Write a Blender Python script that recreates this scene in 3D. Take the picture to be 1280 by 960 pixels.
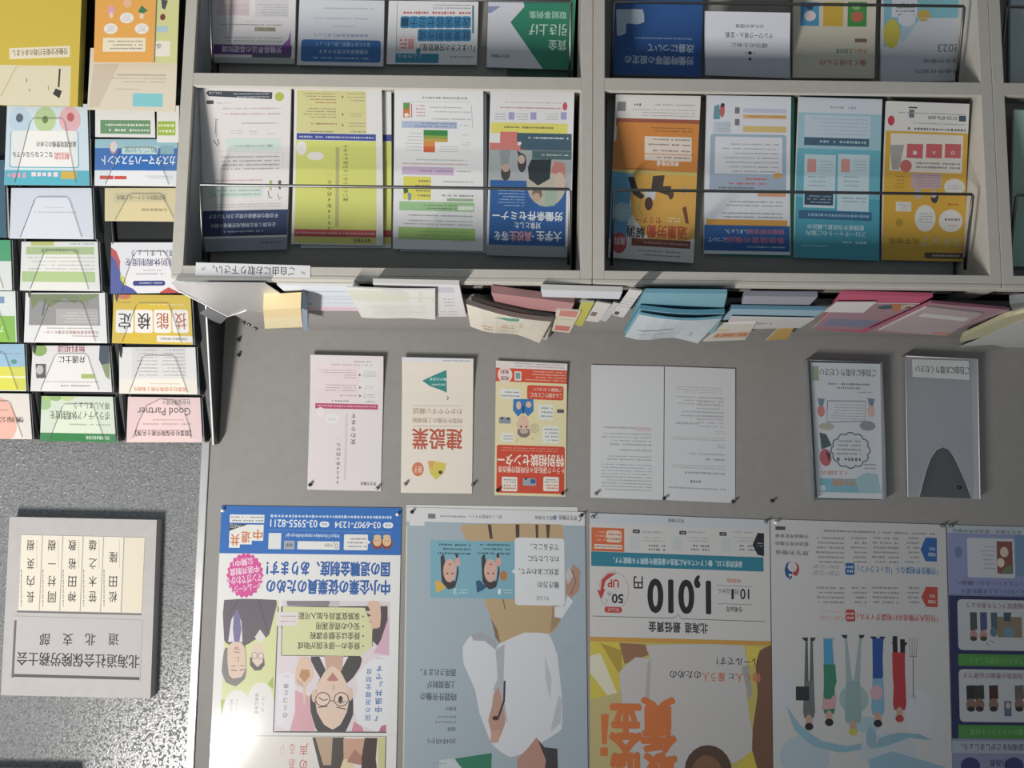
import bpy, bmesh, math, random
from mathutils import Vector, Matrix
from mathutils.geometry import tessellate_polygon
import numpy as np

for o in list(bpy.data.objects):
    bpy.data.objects.remove(o)
SC = bpy.context.scene
COL = SC.collection

# ------------------------------------------------------------------ camera
FPX = 1050.0
CAM = Vector((0.0, 0.0, 1.55))
PITCH = math.atan(FPX / 10140.0)
ROLL = 0.0125
# the camera hangs upside down: its right is world -X, its up is world down
_c, _s = math.cos(PITCH), math.sin(PITCH)
M0 = Matrix(((-1, 0, 0), (0, -_s, -_c), (0, -_c, _s)))
RZ = Matrix.Rotation(ROLL, 3, 'Z')
ROT = M0 @ RZ
cd = bpy.data.cameras.new('camera')
cd.sensor_fit = 'HORIZONTAL'
cd.sensor_width = 36.0
cd.lens = FPX / 1280.0 * 36.0
cd.clip_start = 0.05
cam = bpy.data.objects.new('camera', cd)
cam.matrix_world = Matrix.Translation(CAM) @ ROT.to_4x4()
COL.objects.link(cam)
SC.camera = cam

# ------------------------------------------------------------------ world, lights, exposure
w = bpy.data.worlds.new('world')
SC.world = w
w.use_nodes = True
bg = w.node_tree.nodes['Background']
bg.inputs[0].default_value = (0.66, 0.84, 1.0, 1)
bg.inputs[1].default_value = 0.34
SC.view_settings.view_transform = 'Standard'
SC.view_settings.look = 'None'
SC.view_settings.gamma = 1.0
SC.view_settings.exposure = 0.05
SC.view_settings.use_curve_mapping = False


def area(name, loc, sx, sy, power, col):
    l = bpy.data.lights.new(name, 'AREA')
    l.shape = 'RECTANGLE'
    l.size = sx
    l.size_y = sy
    l.energy = power
    l.color = col
    o = bpy.data.objects.new(name, l)
    o.location = loc
    COL.objects.link(o)
    return o


LAMP = Vector((1.6, 0.25, 3.1))
area('lamp_light', LAMP, 0.16, 1.2, 146, (1.0, 0.96, 0.92))

# ------------------------------------------------------------------ helpers


def ray(px, py):
    return (ROT @ Vector(((px - 640) / FPX, -(py - 480) / FPX, -1.0)))


def P(px, py, Y):
    d = ray(px, py)
    return CAM + d * (Y / d.y)


def PZ(px, py, Z):
    d = ray(px, py)
    return CAM + d * ((Z - CAM.z) / d.z)


def PL(px, py, p0, n):
    d = ray(px, py)
    return CAM + d * ((p0 - CAM).dot(n) / d.dot(n))


def lin(h, k=1.0):
    h = h.lstrip('#')
    r = []
    for i in (0, 2, 4):
        c = int(h[i:i + 2], 16) / 255
        c = c / 12.92 if c <= 0.04045 else ((c + 0.055) / 1.055) ** 2.4
        r.append(c * k)
    if k != 1.0:
        g = .3 * r[0] + .5 * r[1] + .2 * r[2]
        r = [x * .88 + g * .10 + .012 for x in r]
    return (r[0], r[1], r[2], 1.0)


MATS = {}


def mat(name, base=None, rough=0.5, spec=0.5, metal=0.0, attr=False, emis=None, coat=0.0):
    if name in MATS:
        return MATS[name]
    m = bpy.data.materials.new(name)
    m.use_nodes = True
    nt = m.node_tree
    b = nt.nodes['Principled BSDF']
    b.inputs['Roughness'].default_value = rough
    b.inputs['Specular IOR Level'].default_value = spec
    b.inputs['Metallic'].default_value = metal
    b.inputs['Coat Weight'].default_value = coat
    b.inputs['Coat Roughness'].default_value = 0.12
    if attr:
        a = nt.nodes.new('ShaderNodeAttribute')
        a.attribute_name = 'Col'
        nt.links.new(a.outputs['Color'], b.inputs['Base Color'])
    elif base:
        # faint procedural mottling so that no surface is perfectly flat in colour
        n = nt.nodes.new('ShaderNodeTexNoise')
        n.inputs['Scale'].default_value = 35
        n.inputs['Detail'].default_value = 4
        r = nt.nodes.new('ShaderNodeValToRGB')
        c = lin(base)
        r.color_ramp.elements[0].position = 0.3
        r.color_ramp.elements[1].position = 0.7
        r.color_ramp.elements[0].color = (c[0] * .965, c[1] * .965, c[2] * .965, 1)
        r.color_ramp.elements[1].color = (c[0] * 1.03, c[1] * 1.03, c[2] * 1.03, 1)
        tc = nt.nodes.new('ShaderNodeTexCoord')
        nt.links.new(tc.outputs['Object'], n.inputs['Vector'])
        nt.links.new(n.outputs['Fac'], r.inputs['Fac'])
        nt.links.new(r.outputs['Color'], b.inputs['Base Color'])
    if emis:
        b.inputs['Emission Color'].default_value = lin(emis[0])
        b.inputs['Emission Strength'].default_value = emis[1]
    MATS[name] = m
    return m


PAPER = mat('paper', rough=0.62, spec=0.3, attr=True)
GLOSSY = mat('glossy_paper', rough=0.5, spec=0.3, attr=True, coat=0.55)


def clear_mat(name, tint, fac, rough=0.12, gcol=(0.9, 0.95, 1, 1), ior=1.45):
    m = bpy.data.materials.new(name)
    m.use_nodes = True
    nt = m.node_tree
    nt.nodes.clear()
    out = nt.nodes.new('ShaderNodeOutputMaterial')
    t = nt.nodes.new('ShaderNodeBsdfTransparent')
    t.inputs[0].default_value = tint
    g = nt.nodes.new('ShaderNodeBsdfGlossy')
    g.inputs['Roughness'].default_value = rough
    d = nt.nodes.new('ShaderNodeBsdfDiffuse')
    d.inputs[0].default_value = gcol
    a = nt.nodes.new('ShaderNodeMixShader')
    a.inputs[0].default_value = fac
    f = nt.nodes.new('ShaderNodeFresnel')
    f.inputs[0].default_value = ior
    b = nt.nodes.new('ShaderNodeMixShader')
    nt.links.new(t.outputs[0], a.inputs[1])
    nt.links.new(d.outputs[0], a.inputs[2])
    nt.links.new(f.outputs[0], b.inputs[0])
    nt.links.new(a.outputs[0], b.inputs[1])
    nt.links.new(g.outputs[0], b.inputs[2])
    nt.links.new(b.outputs[0], out.inputs[0])
    return m


CLEAR = clear_mat('clear_acrylic', (0.97, 0.98, 0.99, 1), 0.03)
MILKY = clear_mat('hazy_acrylic', (0.9, 0.92, 0.94, 1), 0.30, 0.2, (0.62, 0.65, 0.68, 1))
HAZE = clear_mat('cloudy_plastic', (0.95, 0.97, 1.0, 1), 0.36, 0.5, (0.80, 0.83, 0.88, 1), 1.12)
BEIGE = mat('beige_painted_steel', '#bdb9b0', 0.5, 0.4)
INNER = mat('grey_shelf_steel', '#8c8880', 0.55, 0.4)
SIDEM = mat('bluish_grey_side_steel', '#8d939a', 0.5, 0.4)
BLACK = mat('black_plastic', '#191b1b', 0.4, 0.4)
GREEN_BLACK = mat('dark_smoked_acrylic', '#20282a', 0.3, 0.5)
EDGE = mat('polished_edge', '#f2f2f0', 0.3, 0.5)
WIRE = mat('chromed_wire', '#6b6b6b', 0.32, 0.5, 0.9)
ALU = mat('brushed_aluminium', '#d4d3d0', 0.33, 0.5, 0.55)
PIN_B = mat('black_pin', '#121212', 0.25, 0.6)
PIN_W = mat('white_pin', '#f4f4f2', 0.25, 0.6)
PIN_S = mat('steel_pin', '#8f9092', 0.3, 0.6, 0.8)
BOARDM = mat('grey_board_cloth', '#95928e', 0.75, 0.25)
PLAQ = mat('grey_plaque_board', '#b5b0ae', 0.5, 0.35)


def woff(o):
    v = Vector()
    while o:
        v = v + o.location
        o = o.parent
    return v


def tag(o, label=None, cat=None, group=None, kind=None):
    if label: o['label'] = label
    if cat: o['category'] = cat
    if group: o['group'] = group
    if kind: o['kind'] = kind
    return o


def link(name, me, parent=None, m=None):
    o = bpy.data.objects.new(name, me)
    COL.objects.link(o)
    if parent: o.parent = parent
    if m: me.materials.append(m)
    return o


def thing(name, label, cat, loc=(0, 0, 0), group=None):
    o = bpy.data.objects.new(name, None)
    o.empty_display_size = 0.05
    COL.objects.link(o)
    o.location = loc
    return tag(o, label, cat, group)


def from_pyd(name, vs, fs, m, parent=None):
    off = woff(parent)
    me = bpy.data.meshes.new(name)
    me.from_pydata([tuple(Vector(v) - off) for v in vs], [], fs)
    me.update()
    return link(name, me, parent, m)


def box(name, lo, hi, m, parent=None, bev=0.0, kind=None):
    off = woff(parent)
    bm = bmesh.new()
    bmesh.ops.create_cube(bm, size=1)
    lo = Vector(lo); hi = Vector(hi)
    for v in bm.verts:
        v.co = Vector((lo.x + (v.co.x + .5) * (hi.x - lo.x), lo.y + (v.co.y + .5) * (hi.y - lo.y),
                       lo.z + (v.co.z + .5) * (hi.z - lo.z))) - off
    if bev:
        bmesh.ops.bevel(bm, geom=bm.edges[:], offset=bev, segments=2, affect='EDGES', profile=0.6)
    me = bpy.data.meshes.new(name)
    bm.to_mesh(me); bm.free()
    o = link(name, me, parent, m)
    if kind: o['kind'] = kind
    return o


def tube(name, pts, r, m, parent=None, seg=8):
    """a round bar through pts as one mesh"""
    off = woff(parent)
    pts = [Vector(p) for p in pts]
    vs, fs = [], []
    for i, p in enumerate(pts):
        d = (pts[min(i + 1, len(pts) - 1)] - pts[max(i - 1, 0)]).normalized()
        a = d.cross(Vector((0.13, 0.9, 0.4))).normalized()
        b = d.cross(a)
        for k in range(seg):
            t = 2 * math.pi * k / seg
            vs.append(p + a * math.cos(t) * r + b * math.sin(t) * r - off)
    for i in range(len(pts) - 1):
        for k in range(seg):
            k2 = (k + 1) % seg
            fs.append((i * seg + k, i * seg + k2, (i + 1) * seg + k2, (i + 1) * seg + k))
    fs.append(tuple(range(seg))[::-1])
    fs.append(tuple((len(pts) - 1) * seg + k for k in range(seg)))
    me = bpy.data.meshes.new(name)
    me.from_pydata([tuple(v) for v in vs], [], fs)
    for p in me.polygons: p.use_smooth = True
    return link(name, me, parent, m)


# ------------------------------------------------------------------ print on paper
ITEMS = []
FR = [0.0, 0.0, 1.0]


def fr(x, y, s):
    FR[:] = [x, y, s]


def fx(x): return FR[0] + x / FR[2]
def fy(y): return FR[1] + y / FR[2]


TC = {}


def glyphs(s, vert=False):
    k = (s, vert)
    if k not in TC:
        c = bpy.data.curves.new('t', 'FONT')
        c.body = '\n'.join(s) if vert else s
        c.resolution_u = 5 if len(s) < 7 else (2 if len(s) < 14 else 1)
        if vert:
            c.align_x = 'CENTER'
            c.space_line = 1.2
        o = bpy.data.objects.new('t', c)
        m = bpy.data.meshes.new_from_object(o)
        v = np.array([p.co[:2] for p in m.vertices])
        f = [tuple(p.vertices) for p in m.polygons]
        bpy.data.meshes.remove(m); bpy.data.objects.remove(o); bpy.data.curves.remove(c)
        lo, hi = v.min(0), v.max(0)
        TC[k] = ((v - lo) / np.maximum(hi - lo, 1e-6), f)
    return TC[k]


def _loc(kind, cx, cy, verts, faces, c, rot=0.0):
    if rot:
        a = math.radians(rot); ca, sa = math.cos(a), math.sin(a)
        verts = [(x * ca - y * sa, x * sa + y * ca) for x, y in verts]
    ITEMS.append(('loc', kind, (cx, cy), verts, faces, c))


def R(x0, y0, x1, y1, c, rot=0.0):
    x0, x1, y0, y1 = fx(x0), fx(x1), fy(y0), fy(y1)
    w, h = abs(x1 - x0) / 2, abs(y1 - y0) / 2
    _loc('print', (x0 + x1) / 2, (y0 + y1) / 2, [(-w, -h), (w, -h), (w, h), (-w, h)], [(0, 1, 2, 3)], c, rot)


def RR(x0, y0, x1, y1, r, c, rot=0.0):
    x0, x1, y0, y1 = fx(x0), fx(x1), fy(y0), fy(y1)
    r = min(r / FR[2], (x1 - x0) / 2, (y1 - y0) / 2)
    w, h = (x1 - x0) / 2, (y1 - y0) / 2
    v = []
    for sx, sy, a0 in ((1, 1, 0), (-1, 1, 90), (-1, -1, 180), (1, -1, 270)):
        for k in range(5):
            a = math.radians(a0 + k * 22.5)
            v.append((sx * (w - r) + r * math.cos(a), sy * (h - r) + r * math.sin(a)))
    _loc('print', (x0 + x1) / 2, (y0 + y1) / 2, v, [tuple(range(20))], c, rot)


def E(x, y, rx, ry, c, n=20, star=0.0, rot=0.0):
    rx /= FR[2]; ry /= FR[2]
    v = []
    for k in range(n):
        a = 2 * math.pi * k / n
        f = 1 - (star if k % 2 else 0)
        v.append((rx * f * math.cos(a), ry * f * math.sin(a)))
    if star:
        v = [(0, 0)] + v
        f = [(0, 1 + k, 1 + (k + 1) % n) for k in range(n)]
    else:
        f = [tuple(range(n))]
    _loc('print', fx(x), fy(y), v, f, c, rot)


def T(s, x0, y0, x1, y1, c, b=0.0, rot=0.0, vert=False):
    """upside-down in the picture: reads from x1 to x0, baseline at y0"""
    x0, x1, y0, y1 = fx(x0), fx(x1), fy(y0), fy(y1)
    g, f = glyphs(s, vert)
    W, H = x1 - x0, y1 - y0
    offs = [(0, 0)]
    if b:
        q = b * .022 * (min(W, H / len(s)) if vert else min(H, 1.3 * W / len(s)))
        offs = [(-q, 0), (q, 0), (0, q), (0, -q)] if b > .8 else [(-q, 0), (q, 0)]
        if b > 1.8: offs += [(q * .7, q * .7), (-q * .7, q * .7), (q * .7, -q * .7), (-q * .7, -q * .7)]
    for ox, oy in offs:
        _loc('lettering', (x0 + x1) / 2, (y0 + y1) / 2, [(W / 2 - p[0] * W + ox, -H / 2 + p[1] * H + oy) for p in g], f, c, rot)


def V(s, x0, y0, x1, y1, c, b=0.0):
    T(s, x0, y0, x1, y1, c, b, 0.0, True)


GS = random.Random(5)


def G(x0, y0, x1, y1, rows, c, fill=0.5, rag=0.25):
    """rows of print too small to read: little marks the size of characters"""
    rgb = [int(c[i:i + 2], 16) for i in (1, 3, 5)]
    if sum(rgb) < 480 and max(rgb) - min(rgb) < 60:
        c = '#%02x%02x%02x' % tuple(int(q * .68 + 212 * .32) for q in rgb)
    x0, x1, y0, y1 = fx(x0), fx(x1), fy(y0), fy(y1)
    W, H = x1 - x0, y1 - y0
    rh = H / rows
    h = rh * fill
    vs, fs = [], []
    for r in range(rows):
        yc = -H / 2 + (r + .5) * rh
        xe = -W / 2 + GS.random() * rag * W
        x = W / 2
        while x > xe:
            cw = h * GS.uniform(.5, .95)
            hh = h * GS.uniform(.55, 1)
            n = len(vs)
            vs += [(x - cw, yc - hh / 2), (x, yc - hh / 2), (x, yc + hh / 2), (x - cw, yc + hh / 2)]
            fs.append((n, n + 1, n + 2, n + 3))
            x -= cw + h * GS.uniform(.2, .45) + (h * 1.2 if GS.random() < .07 else 0)
    _loc('lettering', (x0 + x1) / 2, (y0 + y1) / 2, vs, fs, c)


def PG(pts, c):
    p = [(fx(x), fy(y)) for x, y in pts]
    if len(p) >= 8:
        # drawn figures have soft outlines: round the polygon off
        q = []
        for i in range(len(p)):
            a, b, c_, d = (Vector(p[(i + j) % len(p)]) for j in (-1, 0, 1, 2))
            for t in (0, .33, .67):
                q.append(tuple(b * (1 - t) + c_ * t + (c_ - a) * .16 * t * (1 - t) ** 2 - (d - b) * .16 * t * t * (1 - t)))
        p = q
    t = tessellate_polygon([[Vector((x, y, 0)) for x, y in p]])
    ITEMS.append(('abs', 'print', None, p, [tuple(q) for q in t], c))


def L(pts, wd, c):
    wd = wd / FR[2] / 2
    p = [Vector((fx(x), fy(y))) for x, y in pts]
    vs, fs = [], []
    for i, q in enumerate(p):
        d = (p[min(i + 1, len(p) - 1)] - p[max(i - 1, 0)]).normalized()
        n = Vector((-d.y, d.x)) * wd
        vs += [tuple(q + n), tuple(q - n)]
    for i in range(len(p) - 1):
        fs.append((2 * i, 2 * i + 1, 2 * i + 3, 2 * i + 2))
    ITEMS.append(('abs', 'print', None, vs, fs, c))


def homog(q):
    A = []; b = []
    for (x, y), (u, v) in zip(q, ((0, 0), (1, 0), (1, 1), (0, 1))):
        A.append([x, y, 1, 0, 0, 0, -u * x, -u * y]); b.append(u)
        A.append([0, 0, 0, x, y, 1, -v * x, -v * y]); b.append(v)
    h = np.linalg.solve(np.array(A, float), np.array(b, float))
    return np.append(h, 1).reshape(3, 3)


PLACED = []


def sheet(name, label, cat, quad, Y0=None, Y1=None, base='#e6e4e0', th=0.0008, bow=0.0, sway=0.0,
          z=None, m=None, edge='#dddbd5', group=None, split=True, plane=None, curl=0.0):
    """one sheet or wad of paper; quad = its corners in the photograph (top-left, top-right, bottom-right,
    bottom-left), standing between depth Y0 (photo-top) and Y1 (photo-bottom), or lying at height z"""
    global ITEMS
    m = m or PAPER
    if z is not None:
        C3 = [PZ(x, y, z) for x, y in quad]
    elif plane is not None:
        C3 = [PL(x, y, *plane) for x, y in quad]
    else:
        a = P(*quad[0], Y0); a2 = P(*quad[1], Y0); b_ = P(*quad[3], Y1); b2 = P(*quad[2], Y1)
        mt, mb = (a + a2) / 2, (b_ + b2) / 2
        up = (mb - mt); up.x = 0
        n = Vector((1, 0, 0)).cross(up).normalized()
        C3 = [PL(x, y, mt, n) for x, y in quad]
    n = (C3[1] - C3[0]).cross(C3[3] - C3[0]).normalized()
    ctr = sum(C3, Vector()) / 4
    if n.dot(CAM - ctr) < 0: n = -n
    Hm = homog(quad)
    wn = ((Vector(quad[1]) - Vector(quad[0])).length + (Vector(quad[2]) - Vector(quad[3])).length) / 2
    hn = ((Vector(quad[3]) - Vector(quad[0])).length + (Vector(quad[2]) - Vector(quad[1])).length) / 2
    org = C3[0] * .5 + C3[1] * .5

    curved = bool(bow or sway or curl)
    NU = 6 if sway else 1
    NV = 8 if (bow or curl) else (4 if sway else 1)

    def mp(u, v, e):
        p = C3[0] * (1 - u) * (1 - v) + C3[1] * u * (1 - v) + C3[2] * u * v + C3[3] * (1 - u) * v
        def lerp(fn, t, N):
            # follow the facets of the paper, so that the print stays on its face
            i = min(int(t * N + 1e-7), N - 1)
            w_ = t * N - i
            return fn(i / N) * (1 - w_) + fn((i + 1) / N) * w_
        d = 0.0
        if curved:
            d = lerp(lambda q: bow * math.sin(math.pi * q) + curl * max(0, .35 - q) ** 2 * 8, v, NV)
            if sway: d += lerp(lambda q: sway * math.sin(math.pi * q), u, NU) * (1 - v) + lerp(lambda q: .7 * sway * math.sin(2.3 * math.pi * q), u, NU) * v
        return p + n * (d + e) - org
    root = None
    # paper body
    vs, fs, cs = [], [], []
    for sd in (0, 1):
        for j in range(NV + 1):
            for i in range(NU + 1):
                vs.append(mp(i / NU, j / NV, -th * sd))
    K = (NU + 1) * (NV + 1)
    cb, ce = lin(base, .86), lin(edge, .86)
    idx = lambda i, j, s: s * K + j * (NU + 1) + i
    for j in range(NV):
        for i in range(NU):
            fs.append((idx(i, j, 0), idx(i + 1, j, 0), idx(i + 1, j + 1, 0), idx(i, j + 1, 0))); cs.append(cb)
            fs.append((idx(i, j, 1), idx(i, j + 1, 1), idx(i + 1, j + 1, 1), idx(i + 1, j, 1))); cs.append(cb)
    for i in range(NU):
        fs.append((idx(i, 0, 1), idx(i + 1, 0, 1), idx(i + 1, 0, 0), idx(i, 0, 0))); cs.append(ce)
        fs.append((idx(i, NV, 0), idx(i + 1, NV, 0), idx(i + 1, NV, 1), idx(i, NV, 1))); cs.append(ce)
    for j in range(NV):
        fs.append((idx(0, j, 0), idx(0, j + 1, 0), idx(0, j + 1, 1), idx(0, j, 1))); cs.append(ce)
        fs.append((idx(NU, j, 1), idx(NU, j + 1, 1), idx(NU, j + 1, 0), idx(NU, j, 0))); cs.append(ce)

    def build(nm, vs, fs, cs, parent):
        me = bpy.data.meshes.new(nm)
        me.from_pydata([tuple(v) for v in vs], [], fs)
        at = me.color_attributes.new('Col', 'FLOAT_COLOR', 'CORNER')
        buf = []
        for p, c in zip(me.polygons, cs):
            buf += list(c) * p.loop_total
        at.data.foreach_set('color', buf)
        me.update()
        return link(nm, me, parent, m)
    root = build(name, vs, fs, cs, None)
    root.location = org
    tag(root, label, cat, group)
    # printed layers
    groups = {}
    lay = []
    for k, (typ, kind, cc, v2, f2, col) in enumerate(ITEMS):
        if typ == 'loc':
            q = Hm @ np.array([cc[0], cc[1], 1.0]); cu, cv = q[0] / q[2], q[1] / q[2]
            uv = [(cu + x / wn, cv + y / hn) for x, y in v2]
        else:
            uv = []
            for x, y in v2:
                q = Hm @ np.array([x, y, 1.0]); uv.append((q[0] / q[2], q[1] / q[2]))
        uv = [(min(max(a, 0), 1), min(max(b, 0), 1)) for a, b in uv]
        us, vs_ = [a for a, b in uv], [b for a, b in uv]
        bb = (min(us), min(vs_), max(us), max(vs_))
        k = 0
        for q in lay:
            if q[4] >= k and bb[0] < q[2] and q[0] < bb[2] and bb[1] < q[3] and q[1] < bb[3]: k = q[4] + 1
        lay.append(bb + (k,))
        groups.setdefault(kind, []).append((k, uv, f2, lin(col, .86)))
    for kind, its in groups.items():
        V3, F3, C = [], [], []
        if curved:
            bm = bmesh.new(); cl = bm.loops.layers.float_color.new('c')
            for k, uv, f2, c in its:
                bv = [bm.verts.new((u, v, k)) for u, v in uv]
                for f in f2:
                    try: fc = bm.faces.new([bv[i] for i in f])
                    except ValueError: continue
                    for lp in fc.loops: lp[cl] = c
            for N, ax in ((NV, 1), (NU, 0)):
                for q in range(1, N):
                    co = Vector((0, 0, 0)); co[ax] = q / N; no = Vector((0, 0, 0)); no[ax] = 1
                    bmesh.ops.bisect_plane(bm, geom=bm.verts[:] + bm.edges[:] + bm.faces[:], plane_co=co, plane_no=no, dist=1e-6)
            bm.verts.index_update()
            for v in bm.verts: V3.append((v.co.x, v.co.y, v.co.z))
            for f in bm.faces:
                F3.append([v.index for v in f.verts]); C.append(tuple(f.loops[0][cl]))
            bm.free()
        else:
            for k, uv, f2, c in its:
                n0 = len(V3)
                V3 += [(u, v, k) for u, v in uv]
                F3 += [[i + n0 for i in f] for f in f2]; C += [c] * len(f2)
        pts = [mp(u, v, 5e-5 + k * 2e-5) for u, v, k in V3]
        # face the viewer
        F4 = []
        for f in F3:
            a, b_, c_ = pts[f[0]], pts[f[1]], pts[f[2]]
            F4.append(f if (b_ - a).cross(c_ - a).dot(n) >= 0 else f[::-1])
        pr = build(kind, pts, F4, C, root)
        if kind == 'lettering' or name != 'poster' or base == '#7f88b0': pr['kind'] = 'stuff'
    ITEMS.clear()
    return root


def slab(name, label, cat, poly, z, th, c, group=None, m=None, parent=None):
    """flat piece of any outline lying at height z"""
    pts = [PZ(x, y, z) for x, y in poly]
    org = sum(pts, Vector()) / len(pts)
    n = len(pts)
    vs = [p - org for p in pts] + [p - org - Vector((0, 0, th)) for p in pts]
    fs = [tuple(range(n)), tuple(range(2 * n - 1, n - 1, -1))]
    fs += [(i, (i + 1) % n, (i + 1) % n + n, i + n) for i in range(n)]
    me = bpy.data.meshes.new(name)
    me.from_pydata([tuple(v) for v in vs], [], fs)
    at = me.color_attributes.new('Col', 'FLOAT_COLOR', 'CORNER')
    at.data.foreach_set('color', list(lin(c, .86)) * len(me.loops))
    o = link(name, me, None, m or PAPER)
    o.location = org
    return tag(o, label, cat, group)

# ------------------------------------------------------------------ the room
YB = 2.42           # face of the grey pin board
YF = 1.79           # front of the cabinets
XT = P(262, 550, YB).x   # edge of the board
FZ, CZ = 0.0, 3.2


def wall_material():
    m = bpy.data.materials.new('embossed_grey_wallpaper')
    m.use_nodes = True
    nt = m.node_tree
    b = nt.nodes['Principled BSDF']
    tc = nt.nodes.new('ShaderNodeTexCoord')
    n1 = nt.nodes.new('ShaderNodeTexNoise'); n1.inputs['Scale'].default_value = 190; n1.inputs['Detail'].default_value = 3
    r = nt.nodes.new('ShaderNodeValToRGB')
    r.color_ramp.elements[0].position = 0.32; r.color_ramp.elements[0].color = lin('#727373')
    r.color_ramp.elements[1].position = 0.68; r.color_ramp.elements[1].color = lin('#8f9090')
    nt.links.new(tc.outputs['Object'], n1.inputs['Vector'])
    nt.links.new(n1.outputs['Fac'], r.inputs['Fac'])
    nt.links.new(r.outputs['Color'], b.inputs['Base Color'])
    r2 = nt.nodes.new('ShaderNodeValToRGB')
    r2.color_ramp.elements[0].position = 0.56; r2.color_ramp.elements[1].position = 0.74
    n3 = nt.nodes.new('ShaderNodeTexNoise'); n3.inputs['Scale'].default_value = 120; n3.inputs['Detail'].default_value = 1.5
    nt.links.new(tc.outputs['Object'], n3.inputs['Vector'])
    nt.links.new(n3.outputs['Fac'], r2.inputs['Fac'])
    fm = nt.nodes.new('ShaderNodeMath'); fm.operation = 'MULTIPLY'; fm.inputs[1].default_value = 0.22
    nt.links.new(n1.outputs['Fac'], fm.inputs[0])
    ad = nt.nodes.new('ShaderNodeMath'); ad.operation = 'ADD'
    nt.links.new(fm.outputs[0], ad.inputs[0]); nt.links.new(r2.outputs['Color'], ad.inputs[1])
    bp = nt.nodes.new('ShaderNodeBump'); bp.inputs['Strength'].default_value = 0.5
    bp.inputs['Distance'].default_value = 0.006
    nt.links.new(ad.outputs[0], bp.inputs['Height'])
    nt.links.new(bp.outputs['Normal'], b.inputs['Normal'])
    b.inputs['Roughness'].default_value = 0.27
    b.inputs['Specular IOR Level'].default_value = 0.6
    return m


WALLM = wall_material()
box('wall_back', (-2.6, YB + 0.02, FZ), (2.6, YB + 0.14, CZ), WALLM, kind='structure')
box('floor', (-2.6, -1.6, -0.05), (2.6, YB + 0.14, FZ), mat('grey_floor_vinyl', '#7d7a74', 0.5, 0.4), kind='structure')
box('shade_wall_left', (-2.7, -1.6, FZ), (-2.6, YB + 0.14, CZ), mat('grey_shade_wall', '#8b8a88', 0.8, 0.2), kind='structure')  # unseen wall added to block sky light and darken this end
box('ceiling', (-2.6, -1.6, CZ), (2.6, YB + 0.14, CZ + 0.05), mat('white_ceiling_board', '#d8d7d2', 0.8, 0.2), kind='structure')
box('trim_1', (XT - 0.002, YB - 0.006, FZ + 0.0), (XT + 0.020, YB + 0.02, CZ), ALU, kind='structure', bev=0.002)
bd = box('pin_board', (-2.55, YB, FZ + 0.02), (XT - 0.003, YB + 0.0199, CZ - 0.02), BOARDM)
tag(bd, 'large smooth grey pin board covering the wall behind the cabinets', 'board')

lamp = thing('ceiling_lamp', 'long tube lamp hanging under the ceiling in front of the wall', 'lamp', (LAMP.x, LAMP.y, LAMP.z))
box('lamp_housing', (LAMP.x - .1, LAMP.y - .63, LAMP.z + .015), (LAMP.x + .1, LAMP.y + .63, CZ), mat('white_lamp_steel', '#eeeeea', .5, .4), lamp, bev=.004)
tube('lamp_tube', [(LAMP.x, LAMP.y - .6, LAMP.z + .03), (LAMP.x, LAMP.y + .6, LAMP.z + .03)], .016,
     mat('lit_tube', '#ffffff', .4, .4, emis=('#fff8ec', 6)), lamp, seg=12)

# ------------------------------------------------------------------ cabinets
ZT = P(740, 355, YF).z               # top of the cabinets
XA = P(213, 352, YF).x
XB = P(740.5, 355, YF).x
XC = P(1253, 364, YF).x
TH = 15 / 586
DEP = 0.58
Z_RAIL = P(740, 338, YF).z           # lower edge of the top rail
Z_S1 = (P(740, 113, YF).z, P(740, 97, YF).z)   # shelf front: top and bottom
PITCHZ = Z_RAIL - Z_S1[0] + (Z_S1[0] - Z_S1[1])


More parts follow.
